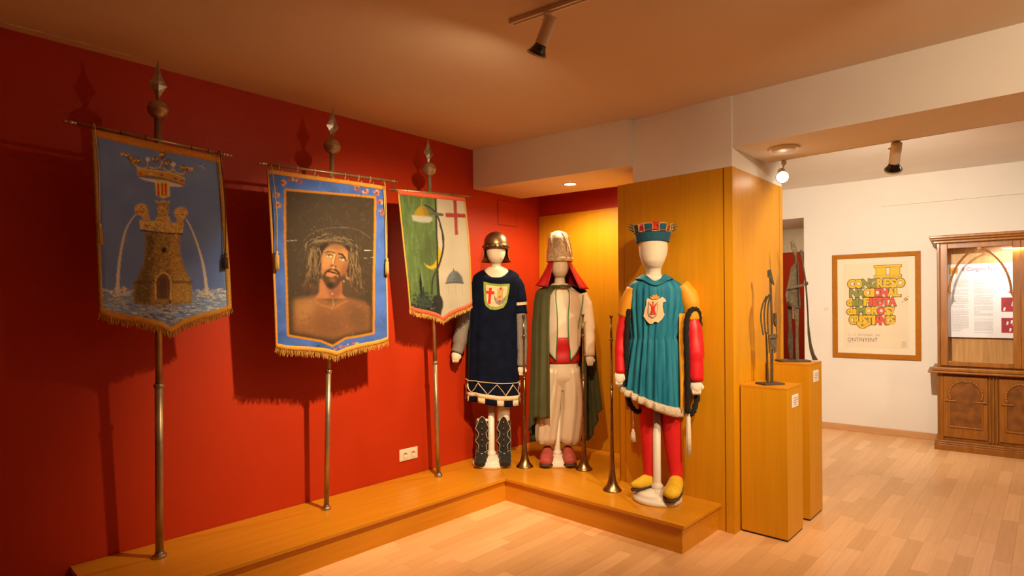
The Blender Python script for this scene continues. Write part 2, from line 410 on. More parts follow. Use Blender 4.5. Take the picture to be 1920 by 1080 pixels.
# picture units of a hanging banner: a flat plane at x = const measured in photograph pixels
def pic(y, z, x):
    t = math.radians(YAW); dx = x-3.709; dep = -math.sin(t)*dx+math.cos(t)*y
    r = 1095.57*(math.cos(t)*dx+math.sin(t)*y)/dep; u = 1095.57*(z-1.5)/dep; a = math.radians(.42)
    return 960+math.cos(a)*r-math.sin(a)*u, 572.98-(math.sin(a)*r+math.cos(a)*u)
DROP = [(0, 1), (.08, .86), (.18, .70), (.46, .45), (.70, .32), (.86, .19), (1, 0)]
def ogee(s):
    d = abs(s-.5)*2; return float(np.interp(d, [q[0] for q in DROP], [q[1] for q in DROP]))
class Cloth:
    def __init__(c, x, TL, TR, BL, BR, pt, bulge=.014, seed=0, drop=None):
        c.x, c.TL, c.TR, c.BL, c.BR, c.b = x, TL, TR, BL, BR, bulge; c.drop = (BL[1]+BR[1])/2-pt; c.ph = seed
    def yz(c, s, t):
        ty, tz = (c.TL[i]+(c.TR[i]-c.TL[i])*s for i in (0, 1))
        by, bz = (c.BL[i]+(c.BR[i]-c.BL[i])*s for i in (0, 1)); bz -= c.drop*ogee(s)
        return ty+(by-ty)*t, tz+(bz-tz)*t
    def p(c, s, t, off=0.0):
        y, z = c.yz(s, t)
        ripple = .004*math.sin(9*s+4*t+c.ph)*(1-.6*t)+.006*math.sin(3.1*s-5*t+2*c.ph)*t
        edge = -.014*max(0, abs(s-.5)*2-.9)/.1*.5
        return (c.x+c.b*math.sin(math.pi*t*.9)*.8+ripple+edge+off, y, z)
def to_local(mb, loc):
    mb.v = [(x-loc[0], y-loc[1], z-loc[2]) for x, y, z in mb.v]; return mb
def cloth_mesh(c, pa, loc, gain, nu, nv):
    mb = MB().surf(lambda u, v: c.p(u, v), nu, nv)
    me = mesh('painted_cloth', to_local(mb, loc).v, mb.f, True, recalc=False)
    X = np.array([pic(*c.yz(i/nu, j/nv), c.x) for j in range(nv+1) for i in range(nu+1)])
    colr = to_albedo(pa.sample(X[:, 0], X[:, 1]), gain)
    ca = me.color_attributes.new('Col', 'FLOAT_COLOR', 'POINT')
    ca.data.foreach_set('color', np.concatenate([colr, np.ones((len(colr), 1))], 1).ravel().astype(np.float32))
    return me
def strip_on(c, side, w, m, loc, root, name, off=.004, n=60):
    """tape sewn along one edge of the cloth"""
    def fn(u, v):
        k = u*w
        s, t = {'top': (v, k), 'bottom': (v, 1-k), 'left': (k, v), 'right': (1-k, v)}[side]
        return c.p(s, t, off)
    mb = MB().surf(fn, 2, n); to_local(mb, loc).obj(name, m, root, smooth=True, solid=.003)
def fringe_on(c, ln, m, loc, root, n=190, seed=3):
    R = random.Random(seed); mb = MB()
    band = MB().surf(lambda u, v: c.p(v, 1+.012*(u-.5), .002), 1, 60)
    mb.add(band.v, band.f)
    for i in range(n):
        s = (i+R.random())/n; b = Vector(c.p(s, .995, R.uniform(-.002, .005)))
        l = ln*R.uniform(.7, 1.15); sw = R.uniform(-.3, .3)*ln; w = .0022
        mid = b+Vector((R.uniform(-.003, .003), sw*.4, -l*.55)); e = b+Vector((R.uniform(-.005, .005), sw, -l))
        mb.tube([b, mid, e], [w, w*1.1, w*.7], 4, ref=(1, 0, 0))
    o = to_local(mb, loc).obj('fringe', m, root); o['kind'] = 'stuff'
def tassel(root, loc, p, ln, m, name='tassel', r=.011):
    x, y, z = p; mb = MB()
    mb.lathe([(.003, 0), (r*.75, -.004), (r*.85, -.014), (r*.45, -.02), (r*.9, -.026), (r*1.0, -ln*.7), (r*1.15, -ln), (.002, -ln)], 12, (x, y, z))
    for k in range(10):
        a = k*.628; mb.tube([(x+r*.95*math.cos(a), y+r*.95*math.sin(a), z-.026), (x+r*1.2*math.cos(a), y+r*1.2*math.sin(a), z-ln*1.04)], .0018, 4)
    return to_local(mb, loc).obj(name, m, root, smooth=True)
def banner(label, base, top, bar, c, pa, gain, tapes, laces, cords, ball_z, joint_z, blade=(.125, .042), ballr=.052, nu=150, nv=230, poler=.0155, fr=.035, seed=1, rough=.6, coat=0, group='processional banners'):
    root = thing('processional_banner', label, 'banner', base, 0, group)
    B = Vector(base); T = Vector(top); D = (T-B).normalized()
    at = lambda z: B+D*((z-B.z)/D.z)
    L = lambda mb: to_local(mb, base)
    zb = ball_z
    L(MB().tube([B+D*.012, at(joint_z)], poler*1.06, 14).tube([at(joint_z), at(zb)], poler*.92, 14)).obj('pole', M_pole, root, smooth=True)
    L(MB().lathe([(poler*1.9, 0), (poler*1.9, .014), (poler*1.3, .02), (poler*1.2, .03)], 18, tuple(B))).obj('foot_ring', M_iron, root, smooth=False, bevel=.002)
    L(MB().tube([at(joint_z-.012), at(joint_z-.006), at(joint_z+.006), at(joint_z+.012)], [poler*1.1, poler*1.35, poler*1.35, poler*1.1], 14)).obj('joint_ring', M_pole, root, smooth=True)
    bc = at(zb)
    bp = [(.001, -.97), (.26, -.95), (.5, -.85), (.71, -.70), (.87, -.48), (.97, -.22), (1.0, -.06), (1.035, -.04), (1.035, .04), (1.0, .06), (.97, .22), (.87, .48), (.71, .70), (.5, .85), (.26, .95), (.001, .97)]
    L(MB().lathe([(r*ballr, h*ballr) for r, h in bp], 22, tuple(bc))).obj('ball_finial', M_pole, root, smooth=True)
    # four-edged spear blade
    z0 = zb+ballr*.9; z1 = T.z; zm = z0+(z1-z0)*.40; ww, dp = blade[1], .011
    mb = MB(); prof = [(z0, .22, .8), (z0+(zm-z0)*.25, .24, .8), (z0+(zm-z0)*.6, .52, .9), (zm, 1, 1), (zm+(z1-zm)*.15, .72, .95), (zm+(z1-zm)*.4, .40, .8), (zm+(z1-zm)*.7, .17, .5), (z1, .02, .06)]
    v = []; f = []
    for z, a, b in prof:
        p = at(z); v += [(p.x, p.y-ww*a, z), (p.x+dp*b, p.y, z), (p.x, p.y+ww*a, z), (p.x-dp*b, p.y, z)]
    for j in range(len(prof)-1):
        for i in range(4): f.append((j*4+i, j*4+(i+1) % 4, j*4+4+(i+1) % 4, j*4+4+i))
    f += [(3, 2, 1, 0), tuple(range(len(v)-4, len(v)))]
    L(MB().add(v, f)).obj('spear_blade', M_iron, root)
    # crossbar with turned ends
    A, E = Vector(bar[0]), Vector(bar[1]); d = (E-A).normalized(); br = .0085
    mb = MB().tube([A+d*.05, E-d*.05], br, 12, ref=(1, 0, 0))
    cb = L(mb).obj('crossbar', M_pole, root, smooth=True)
    for P0, sg in ((A, 1), (E, -1)):
        k = [(0, .3), (.006, .8), (.014, .6), (.02, .35), (.03, 1.5), (.036, .9), (.044, 1.0), (.055, 1.0)]
        L(MB().tube([P0+d*sg*q for q, r in k], [br*r for q, r in k], 10, ref=(1, 0, 0))).obj('turned_end', M_iron, cb, smooth=True)
    # painted cloth and its trimmings
    me = cloth_mesh(c, pa, base, gain, nu, nv)
    cl = link('painted_cloth', me, vcmat('oil_paint_cloth_%d' % seed, rough, bump=.12, bscale=90, coat=coat, spec=.15), root, solid=.003, offset=-1)
    for side, wd, m in tapes: strip_on(c, side, wd, m, base, root, {'top': 'hem_tape', 'bottom': 'hem_tape', 'left': 'side_braid', 'right': 'side_braid'}[side])
    fringe_on(c, fr, M_gold, base, root, seed=seed)
    for s in laces:
        y, z = c.yz(s, .0); bx = A+d*((y-A.y)/d.y); cx = c.p(s, .012, .006)
        R = random.Random(int(s*100)); pts = []
        for k in range(13):
            a = k/12*2*math.pi
            pts.append((bx.x-.002+math.cos(a)*.013, y-.010+.02*k/12, (bx.z+cx[2])/2-.002+math.sin(a)*((bx.z-cx[2])/2+.016)))
        L(MB().tube(pts, .0022, 6)).obj('lacing_cord', M_darkcord if seed != 2 else M_cord, root, smooth=True)
    for s, t0, zt, ln, m in cords:
        y0, z0 = c.yz(s, 0); x0 = c.x+.032; zb0 = z0+.02
        yt = c.yz(s, .5)[0]
        L(MB().tube(smooth_path([(c.x-.01, y0, zb0-.005), (x0-.008, y0, zb0), (x0, y0*.7+yt*.3, z0-.06), (x0+.004, yt, (z0+zt)/2), (x0+.004, yt, zt)], 6), .003, 6)).obj('hanging_cord', m, root, smooth=True)
        tassel(root, base, (x0+.004, yt, zt), ln, m)
    return root
def CR(x0, y0, k): return lambda *pts: [(x0+x/k, y0+y/k) for x, y in pts]

# ---- fountain banner
P1 = Paint(150, 210, 450, 660, (70, 80, 152)); P1.mottle(.05, 30, 2)
a = CR(150, 330, 3.272); cr = CR(215, 270, 8.306); R = random.Random(5)
sea = a((-60, 712), (1100, 706), (1100, 1100), (-60, 1100)); P1.poly(sea, (84, 92, 122), 2)
for k in range(1100):
    x = R.uniform(40, 1000); y = 690+310*R.random()**1.2; l = R.uniform(5, 18)
    if abs(x-500) < 150 and y < 790: continue
    col = R.choice([(196, 170, 142), (170, 156, 150), (120, 116, 130), (70, 86, 140), (84, 76, 84), (205, 182, 150)])
    P1.stroke(a((x-l, y+R.uniform(-3, 3)), (x, y+R.uniform(-4, 4)), (x+l, y)), R.uniform(.5, 1.4), col, .4, .65)
st = (104, 78, 36); stl = (146, 108, 46); std = (46, 34, 19)
P1.poly(a((322, 652), (345, 625), (372, 570), (388, 500), (393, 420), (388, 345), (612, 345), (606, 420), (612, 500), (635, 565), (662, 618), (682, 645), (687, 778), (600, 790), (500, 800), (400, 795), (322, 780)), st, .8)
P1.poly(a((335, 652), (382, 570), (398, 500), (403, 425), (400, 352), (455, 350), (450, 500), (430, 640), (430, 785), (335, 775)), std, 3, .55)
P1.poly(a((560, 350), (598, 350), (594, 430), (622, 560), (668, 645), (674, 770), (560, 775), (560, 600), (545, 480)), stl, 3, .5)
P1.poly(a((322, 648), (500, 640), (685, 645), (687, 660), (500, 655), (322, 662)), std, 1, .5)
P1.poly(a((358, 268), (400, 282), (470, 275), (545, 288), (628, 290), (622, 352), (500, 345), (365, 328)), (150, 112, 54), .7)
P1.stroke(a((368, 335), (500, 352), (620, 358)), 2.4, (44, 32, 20), .5)
P1.poly(a((456, 150), (480, 158), (500, 150), (520, 156), (547, 152), (541, 190), (534, 235), (552, 286), (456, 278), (472, 235), (468, 190)), (140, 108, 52), .6)
for x in (468, 486, 504, 522, 538): P1.ell(*a((x, 178))[0], 1.3, 2.2, (52, 38, 22), 0, .3)
for lx, ly, fx in ((372, 208, -1), (612, 230, 1)):
    P1.poly(a((lx-8*fx-12, ly+20), (lx-22*fx-12, ly+70), (lx-22*fx+34, ly+70), (lx-12*fx+28, ly+10)), (130, 96, 46), .7)
    P1.ell(*a((lx, ly))[0], 13, 11.5, (150, 104, 48), 0, .8)
    for k in range(46):
        t = R.uniform(0, 6.28); q = R.uniform(.2, 1)
        P1.stroke(a((lx+36*q*math.cos(t), ly+32*q*math.sin(t)), (lx+44*q*math.cos(t+.3), ly+40*q*math.sin(t+.3))), R.uniform(.7, 1.6), R.choice([(190, 138, 62), (92, 64, 32), (60, 42, 24), (176, 110, 50)]), .3)
for k in range(1900):                                       # rough stone
    y = R.uniform(292, 785); hw = float(np.interp(y, [290, 345, 420, 500, 570, 640, 785], [128, 106, 100, 105, 130, 172, 178])); x = 503+R.uniform(-hw, hw)
    t = R.uniform(0, 3.14); l = R.uniform(2, 7); sh = (x-503)/hw
    pal = [std, (36, 27, 16), (70, 52, 26), (92, 70, 34)] if R.random() > .42+.3*sh else [stl, (166, 126, 58), (128, 96, 44), (112, 84, 40)]
    P1.stroke(a((x-l*math.cos(t), y-l*math.sin(t)*.7), (x+l*math.cos(t), y+l*math.sin(t)*.7)), R.uniform(.5, 1.5), R.choice(pal), .5, .55)
for k in range(170):
    x = R.uniform(468, 538); y = R.uniform(160, 280); P1.stroke(a((x-4, y+R.uniform(-3, 3)), (x+4, y+R.uniform(-3, 3))), R.uniform(.6, 1.4), R.choice([std, (64, 48, 26), stl, (120, 90, 42), (84, 62, 32)]), .4, .6)
P1.poly(a((468, 752), (468, 650), (482, 615), (506, 602), (530, 616), (543, 650), (543, 752)), (66, 46, 30), .6); P1.stroke(a((460, 755), (460, 645), (478, 608), (506, 592), (535, 608), (552, 648), (552, 760)), 2.6, (152, 112, 54), .4)
P1.stroke(a((480, 740), (482, 650), (506, 618), (530, 650), (532, 740)), 1.2, (92, 60, 34), .4)
P1.ell(*a((508, 456))[0], 4.5, 4.8, (36, 24, 20)); P1.stroke(a((472, 762), (545, 764)), 3, (104, 80, 44)); P1.stroke(a((548, 760), (550, 830)), 2, (40, 34, 30))
for k in range(240):
    x = R.gauss(505, 95); y = R.uniform(785, 930)
    P1.stroke(a((x-14, y), (x+14, y+R.uniform(-3, 3))), 1.3, R.choice([(58, 48, 40), (86, 74, 60), (150, 132, 108), (40, 44, 60)]), .3, .8)
for pts, wd in ((((338, 238), (312, 268), (278, 330), (255, 420), (240, 520), (232, 610), (230, 705)), (1.6, 3, 5, 7)), (((645, 270), (668, 310), (702, 390), (732, 480), (752, 560), (765, 640), (775, 715)), (1.6, 3, 5, 6))):
    P1.stroke(a(*pts), list(wd), (172, 156, 150), .9, .85); P1.stroke(a(*[(x+3, y) for x, y in pts]), [.6, 1, 2, 2.5], (212, 190, 166), .5, .8)
for bx, by in ((230, 712), (775, 722)):
    for k in range(60): P1.ell(*a((bx+R.gauss(0, 38), by+R.gauss(0, 14)))[0], R.uniform(.8, 2.6), R.uniform(.5, 1.2), (205, 186, 160), 0, .3, .8)
au, aul, aud = (132, 90, 30), (180, 134, 52), (66, 42, 16)
P1.poly(cr((345, 515), (480, 540), (640, 560), (860, 600), (1065, 655), (1000, 672), (860, 668), (640, 610), (450, 565)), (176, 136, 104), .5)
P1.poly(cr((338, 385), (520, 402), (720, 430), (900, 462), (1082, 540), (1068, 658), (900, 592), (720, 540), (520, 508), (345, 512)), au, .5)
P1.stroke(cr((342, 392), (520, 405), (720, 432), (900, 465), (1080, 545)), 1.6, aul, .3); P1.stroke(cr((345, 508), (520, 505), (720, 536), (900, 588), (1066, 650)), 1.4, aud, .3)
for pts in (((300, 310), (345, 362), (430, 385), (500, 362), (515, 262)), ((530, 350), (560, 375), (640, 385), (705, 355), (738, 280)), ((738, 340), (765, 395), (820, 432), (885, 418), (905, 345)), ((905, 400), (945, 445), (1010, 475), (1060, 470), (1090, 440))):
    P1.stroke(cr(*pts), 2.6, au, .4); P1.stroke(cr(*[(x, y-7) for x, y in pts]), 1.0, aul, .3)
for x, y, r in ((150, 160, 30), (210, 190, 42), (245, 240, 40), (290, 275, 45), (335, 235, 38), (370, 265, 34), (275, 300, 36), (110, 150, 18), (640, 240, 44), (610, 250, 26), (735, 110, 40), (700, 140, 36), (765, 165, 36), (735, 190, 40), (815, 270, 40), (835, 300, 38), (810, 320, 32), (1040, 365, 38), (1080, 385, 40), (1140, 390, 36), (1195, 392, 26), (1020, 370, 24), (720, 350, 30), (520, 330, 20)):
    px, py = cr((x, y))[0]; P1.ell(px+.5, py+.6, r/8.3, r/9.3, aud, R.uniform(0, 3), .6)
    for k in range(9):
        t = R.uniform(0, 6.28); q = R.uniform(.1, .9)*r/8.3; P1.stroke([(px+q*math.cos(t), py+q*math.sin(t)), (px+q*math.cos(t)+R.uniform(-2.2, 2.2), py+q*math.sin(t)+R.uniform(-2, 2))], R.uniform(.8, 2.2), R.choice([au, aul, aul, aud, (176, 128, 46)]), .4, .9)
for x, y, r in ((513, 240, 32), (908, 322, 34)): P1.ell(*cr((x, y))[0], r/8.3, r/8.3, (190, 142, 104)); P1.ell(*cr((x-8, y-8))[0], r/20, r/20, (225, 185, 140))
for x, y, c0 in ((395, 470, (120, 40, 30)), (560, 470, (170, 130, 60)), (725, 487, (120, 32, 26)), (935, 545, (70, 52, 60)), (1035, 580, (110, 40, 28)), (1105, 455, (128, 50, 50)), (725, 245, (130, 40, 34))): P1.ell(*cr((x, y))[0], 3.4, 1.9, c0, .2, .4)
P1.poly(cr((618, 562), (835, 582), (847, 818), (800, 832), (745, 858), (690, 822), (635, 808)), (196, 146, 48), .4)
for x in (668, 730, 782): P1.poly(cr((x-18, 612), (x+18, 616), (x+20, 815), (x-14, 805)), (134, 32, 20), .3)
for k in range(16): P1.ell(*cr((R.uniform(1300, 1400), R.uniform(310, 400)))[0], .8, .6, (170, 160, 160), 0, .2)

# ---- portrait banner
P2 = Paint(480, 290, 760, 710, (80, 104, 156)); P2.mottle(.10, 14, 4)
R = random.Random(9)
for k in range(130): x = R.uniform(495, 735); y = R.uniform(320, 680); P2.stroke([(x, y), (x+R.uniform(-10, 10), y+R.uniform(4, 22))], R.uniform(.6, 1.8), R.choice([(112, 134, 176), (62, 84, 136), (134, 148, 176), (70, 92, 148)]), .6, .5)
for x, y in ((530, 343), (517, 366), (520, 385), (545, 336), (684, 358), (706, 362), (712, 380), (716, 398), (668, 352), (560, 340)):
    for k in range(9): t = R.uniform(0, 6.28); P2.ell(x+4*math.cos(t), y+4*math.sin(t), 2.8, 2.4, R.choice([(206, 122, 90), (224, 150, 110), (176, 84, 62)]), 0, .5)
    P2.ell(x, y, 2.2, 2, (150, 60, 46))
for k in range(26): x = R.uniform(580, 672); y = 655-.0028*(x-622)**2+R.uniform(-7, 7); P2.ell(x, y, R.uniform(1.4, 4), R.uniform(1.2, 3), R.choice([(216, 132, 110), (190, 96, 78), (226, 160, 120), (70, 84, 70), (60, 60, 60)]), 0, .4)
inn = [(536, 358), (701, 372), (700, 430), (697, 520), (696, 623), (670, 628), (645, 632), (622, 646), (600, 637), (570, 632), (541, 627), (538, 560), (535, 460)]
P2.stroke(inn+[inn[0]], 8.5, (222, 128, 22), .5, sm=False)
P2.poly(inn, (72, 52, 32), .5)
for k in range(260): x = R.uniform(542, 694); y = R.uniform(368, 520); P2.stroke([(x, y), (x+R.uniform(-8, 8), y+R.uniform(-12, 12))], R.uniform(1, 4), R.choice([(84, 62, 38), (60, 43, 27), (96, 72, 46), (76, 52, 30)]), 1, .4)
b = CR(480, 420, 3.857); f = CR(560, 430, 8.307)
sk, skl, skd, hr, hrd, hrl = (172, 104, 52), (198, 132, 68), (124, 66, 34), (84, 58, 34), (44, 30, 20), (146, 106, 62)
P2.poly(b((262, 545), (340, 535), (420, 515), (540, 560), (640, 525), (760, 560), (815, 600), (818, 765), (690, 790), (552, 832), (400, 805), (262, 780)), (146, 86, 44), 4)
P2.poly(b((270, 560), (360, 545), (430, 560), (400, 640), (330, 740), (280, 700)), (178, 116, 58), 7, .7)
P2.poly(b((640, 560), (760, 590), (810, 650), (800, 760), (700, 770), (650, 680)), (104, 64, 36), 8, .7)
P2.poly(b((440, 640), (640, 640), (640, 780), (550, 810), (420, 780)), (118, 70, 38), 9, .6)
P2.stroke(b((420, 560), (470, 590), (520, 600), (545, 612), (590, 585), (650, 555)), 2.4, (184, 116, 62), 1.4, .6); P2.stroke(b((545, 540), (548, 580), (540, 612)), 2, (200, 134, 72), 1, .6)
for k in range(60): x = R.uniform(270, 810); y = R.uniform(560, 800); P2.stroke(b((x, y), (x+R.uniform(-30, 30), y+R.uniform(-20, 20))), R.uniform(1, 4), R.choice([(170, 100, 52), (112, 64, 34), (134, 78, 40)]), 1.5, .35)
P2.poly(f((60, 330), (150, 210), (300, 110), (470, 70), (650, 90), (810, 190), (880, 330), (900, 520), (950, 720), (990, 900), (960, 1030), (800, 1050), (690, 1030), (640, 780), (320, 780), (290, 960), (180, 1010), (60, 960), (20, 850), (120, 720), (130, 540), (90, 430)), hr, 1.6)
P2.poly(f((300, 770), (655, 770), (655, 1000), (720, 1080), (220, 1080), (290, 980)), (178, 102, 54), 1); P2.poly(f((400, 860), (560, 900), (640, 800), (655, 980), (560, 1080), (470, 1080)), (128, 68, 40), 3, .7)
P2.poly(f((310, 520), (330, 420), (370, 325), (450, 255), (560, 235), (680, 270), (760, 345), (772, 430), (748, 560), (705, 690), (645, 785), (565, 850), (480, 880), (400, 850), (345, 765), (320, 640)), sk, 1)
P2.poly(f((340, 440), (400, 340), (520, 290), (560, 330), (520, 420), (480, 540), (380, 600), (330, 560)), skl, 4, .75); P2.poly(f((600, 300), (740, 360), (760, 440), (720, 600), (680, 560), (660, 420)), skl, 4, .5)
P2.poly(f((690, 520), (755, 470), (745, 580), (700, 700), (640, 780), (620, 700)), skd, 4, .7); P2.ell(*f((560, 270))[0], 18, 5, (128, 84, 48), .1, 3, .6)
P2.ell(*f((385, 560))[0], 6, 8, (220, 120, 62), 0, 3, .5)
for (x, y), c0 in (((258, 605), (216, 140, 72)), ((748, 728), (196, 122, 64))): P2.ell(*f((x, y))[0], 4, 7.2, c0, -.2, .8); P2.ell(*f((x+6, y))[0], 1.8, 4, skd, -.2, .6)
P2.poly(f((332, 690), (345, 780), (395, 870), (440, 920), (495, 940), (575, 892), (655, 795), (702, 690), (650, 735), (600, 765), (565, 730), (500, 705), (430, 712), (385, 740)), (58, 38, 24), 1.6, .82); P2.ell(*f((508, 790))[0], 7, 5, (150, 92, 50), .2, 2, .6); P2.ell(*f((470, 870))[0], 6, 5, (38, 25, 17), 0, 2, .7)
P2.ell(*f((470, 715))[0], 8, 4, (196, 108, 60), .1, 1.2)
P2.stroke(f((375, 740), (392, 680), (440, 640), (500, 618)), [3, 4, 4, 2], (56, 37, 24), .8, .85); P2.stroke(f((508, 618), (560, 640), (605, 690), (618, 745)), [2, 4, 4.4, 3], (56, 37, 24), .8, .85)
P2.stroke(f((430, 655), (510, 672), (585, 700)), [1.6, 2.6, 1.6], (40, 22, 16), .4); P2.stroke(f((450, 700), (500, 712), (545, 712)), 1.6, (214, 124, 76), .6)
P2.stroke(f((395, 372), (450, 348), (545, 368)), [1.6, 2.6, 1.4], (66, 44, 28), .5); P2.stroke(f((605, 382), (670, 405), (725, 495)), [2.6, 3.4, 1.8], (54, 36, 24), .5)
for ex, ey, rt in ((455, 418, .15), (655, 466, .35)):
    P2.ell(*f((ex, ey))[0], 6.4, 3.4, (150, 96, 52), rt, .8); P2.ell(*f((ex, ey+3))[0], 5.2, 2.1, (216, 190, 140), rt, .4); P2.ell(*f((ex-2, ey-6))[0], 2.0, 1.9, (70, 62, 44), 0, .4)
    P2.stroke(f((ex-52, ey-8), (ex, ey-32), (ex+52, ey+2)), 1.3, (60, 40, 26), .3)
P2.stroke(f((570, 395), (545, 470), (530, 545), (500, 570)), [1, 1.6, 1.8, 1.6], (142, 76, 42), .6, .9); P2.stroke(f((545, 400), (522, 480), (512, 530)), 2, (240, 184, 112), .7, .9)
for x, y in ((495, 572), (556, 584)): P2.ell(*f((x, y))[0], 2, 1.3, (74, 36, 22), .2, .4)
P2.ell(*f((518, 600))[0], 1.8, 2.2, (226, 160, 100), 0, .6)
P2.poly(f((330, 430), (372, 318), (452, 246), (420, 205), (300, 260), (260, 420), (290, 620), (322, 640)), hrd, 1.4, .8); P2.poly(f((690, 262), (775, 350), (790, 440), (760, 600), (720, 720), (800, 760), (860, 560), (840, 330), (760, 240)), hrd, 1.6, .75)
for k in range(230):                                          # locks of hair
    sd = R.choice((-1, 1)); q0 = R.random(); x = 320-q0*170 if sd < 0 else 775+q0*110; y = R.uniform(260, 420); am = R.uniform(8, 26); ph = R.uniform(0, 6); n_ = R.randint(5, 10)
    pts = [(x+am*math.sin(ph+q*1.1)+sd*(q**1.5)*R.uniform(2.5, 4.5)*(.4+q0), y+q*66) for q in range(n_)]
    P2.stroke(f(*pts), R.uniform(.6, 2.2), R.choice([hrd, hrd, (60, 42, 26), hr, hrl, (120, 86, 48), (168, 124, 70)]), .5, .6)
for k in range(170):                                          # plaited thorns
    t0 = R.uniform(math.pi*.96, math.pi*2.0); dt = R.uniform(.2, .6); rx = R.uniform(310, 430); ry = R.uniform(110, 225)
    pts = [(480+rx*math.cos(t0+dt*q/4), 300+ry*math.sin(t0+dt*q/4)+R.uniform(-16, 16)) for q in range(5)]
    P2.stroke(f(*pts), R.uniform(.6, 1.8), R.choice([(52, 38, 24), (92, 68, 42), (128, 96, 60), (36, 26, 18), (150, 112, 70)]), .4, .7)
for k in range(90):                                           # loose dark scumble over hair ends and background
    x, y = R.choice(((R.uniform(20, 260), R.uniform(700, 1010)), (R.uniform(780, 1080), R.uniform(650, 1030))))
    P2.ell(*f((x, y))[0], R.uniform(1.5, 5), R.uniform(1.2, 4), R.choice([(78, 48, 30), (52, 36, 24), (104, 62, 38), (66, 46, 30)]), R.uniform(0, 3), 1.5, .4)
P2.stroke(f((60, 190), (200, 60), (480, -20), (760, -20), (930, 20), (1040, 90), (1110, 140)), 1.0, (140, 116, 84), .4, .6)
for x, y in ((500, 1005), (685, 812)): P2.ell(*f((x, y))[0], .9, 1.8, (236, 214, 180))
for k in range(46): x = R.uniform(545, 694); y = R.uniform(400, 620); P2.ell(x, y, .6, .6, (180, 150, 110), 0, .2, .6)
for x0, y0 in ((545, 452), (690, 470), (690, 484)): P2.stroke([(x0-8, y0), (x0+9, y0-1)], .9, (210, 190, 150), .2)

# ---- green and white banner
P3 = Paint(725, 335, 905, 625, (226, 190, 140)); P3.mottle(.04, 20, 6)
g = CR(720, 250, 5.683); h = CR(730, 420, 5.143); R = random.Random(12)
gr = [(735, 340), (817, 345), (818, 440), (820, 540), (822, 610), (755, 600)]
P3.poly(gr, (106, 118, 54), .5)
for k in range(240): x = R.uniform(745, 815); y = R.uniform(350, 600); P3.stroke([(x, y), (x+R.uniform(-2, 3), y+R.uniform(10, 30))], R.uniform(1.5, 5), R.choice([(132, 142, 72), (98, 112, 52), (142, 146, 84), (88, 100, 48)]), 1.2, .35)
P3.ell(800, 470, 10, 30, (84, 82, 44), 0, 6, .6)
P3.poly(h((190, 760), (290, 790), (390, 800), (440, 700), (480, 690), (505, 740), (510, 800), (490, 860), (478, 905), (440, 880), (330, 850), (215, 815)), (66, 60, 46), 1); P3.ell(*h((452, 770))[0], 11, 17, (56, 50, 40), .1, 1)
for k in range(170): x = R.gauss(325, 48); y = R.uniform(650, 830); P3.ell(*h((x, y))[0], R.uniform(.7, 2.4), R.uniform(.5, 1.6), R.choice([(34, 36, 32), (22, 24, 22), (120, 118, 96), (66, 78, 58), (48, 52, 42), (150, 140, 112)]), R.uniform(0, 3), .3, .9)
P3.poly(h((283, 490), (275, 560), (280, 620), (290, 720), (305, 720), (300, 560)), (40, 40, 34), .4); P3.stroke(h((286, 480), (287, 640)), 1.4, (26, 26, 24), .3); P3.stroke(h((312, 610), (318, 700)), 2.2, (44, 44, 36), .3)
P3.poly(h((243, 740), (275, 690), (330, 660), (345, 700), (400, 740), (400, 800), (260, 790)), (58, 62, 50), 2, .7)
P3.stroke(g((535, 600), (542, 800), (548, 1080))+h((452, 200), (455, 420), (462, 600), (478, 800), (482, 900)), [2.6, 2.6, 3, 4, 6, 3], (64, 54, 44), .4)
P3.stroke(g((430, 768), (490, 800), (545, 860), (580, 940), (610, 1060))+h((505, 130), (512, 220), (495, 320), (462, 420), (425, 490), (405, 560), (400, 680)), 3.2, (72, 62, 50), .4)
P3.stroke(g((500, 855), (610, 870)), 5.6, (112, 98, 76), .4, sm=False)
P3.poly(h((318, 365), (345, 395), (385, 408), (420, 388), (445, 345), (448, 300), (455, 225), (475, 235), (490, 270), (488, 320), (475, 372), (440, 425), (400, 440), (360, 425), (335, 400)), (232, 176, 26), .5)
P3.stroke(h((452, 220), (455, 420)), 3.0, (64, 54, 44), .3, sm=False); P3.stroke(h((480, 10), (512, 130), (505, 260), (470, 400)), 3.2, (72, 62, 50), .3)
P3.poly(g((312, 880), (330, 830), (360, 790), (395, 768), (430, 785), (455, 825), (470, 885), (390, 900)), (196, 142, 38), .6); P3.poly(g((395, 770), (440, 795), (468, 880), (430, 895)), (150, 100, 34), 2, .6); P3.stroke(g((393, 700), (395, 770)), 1.4, (196, 146, 50), .3)
P3.poly(g((288, 868), (360, 880), (440, 885), (500, 890), (505, 930), (470, 955), (380, 950), (300, 930)), (204, 182, 142), 1.2)
red = (190, 66, 44)
P3.poly(g((732, 560), (768, 560), (778, 1080))+h((655, 105), (622, 105))+g((748, 1080)), red, .3); P3.poly(g((648, 848), (1000, 868), (1000, 905), (648, 893)), red, .3)
P3.poly(h((540, 575), (548, 530), (570, 485), (612, 445), (650, 460), (690, 510), (705, 570), (640, 572)), (132, 122, 106), .6); P3.poly(h((620, 470), (650, 462), (690, 512), (703, 568), (640, 570)), (104, 96, 86), 1.5, .7)
P3.stroke(h((538, 572), (620, 562), (706, 572)), 2.2, (96, 88, 76), .3); P3.ell(*h((620, 535))[0], 1.8, 1.8, (140, 70, 50), 0, .4); P3.stroke(h((612, 432), (613, 460)), 1.2, (90, 84, 74), .3)
for x in (560, 628, 690): P3.stroke(h((x, 580), (x+4, 640), (x+12, 690)), .8, (190, 158, 118), .5, .7)

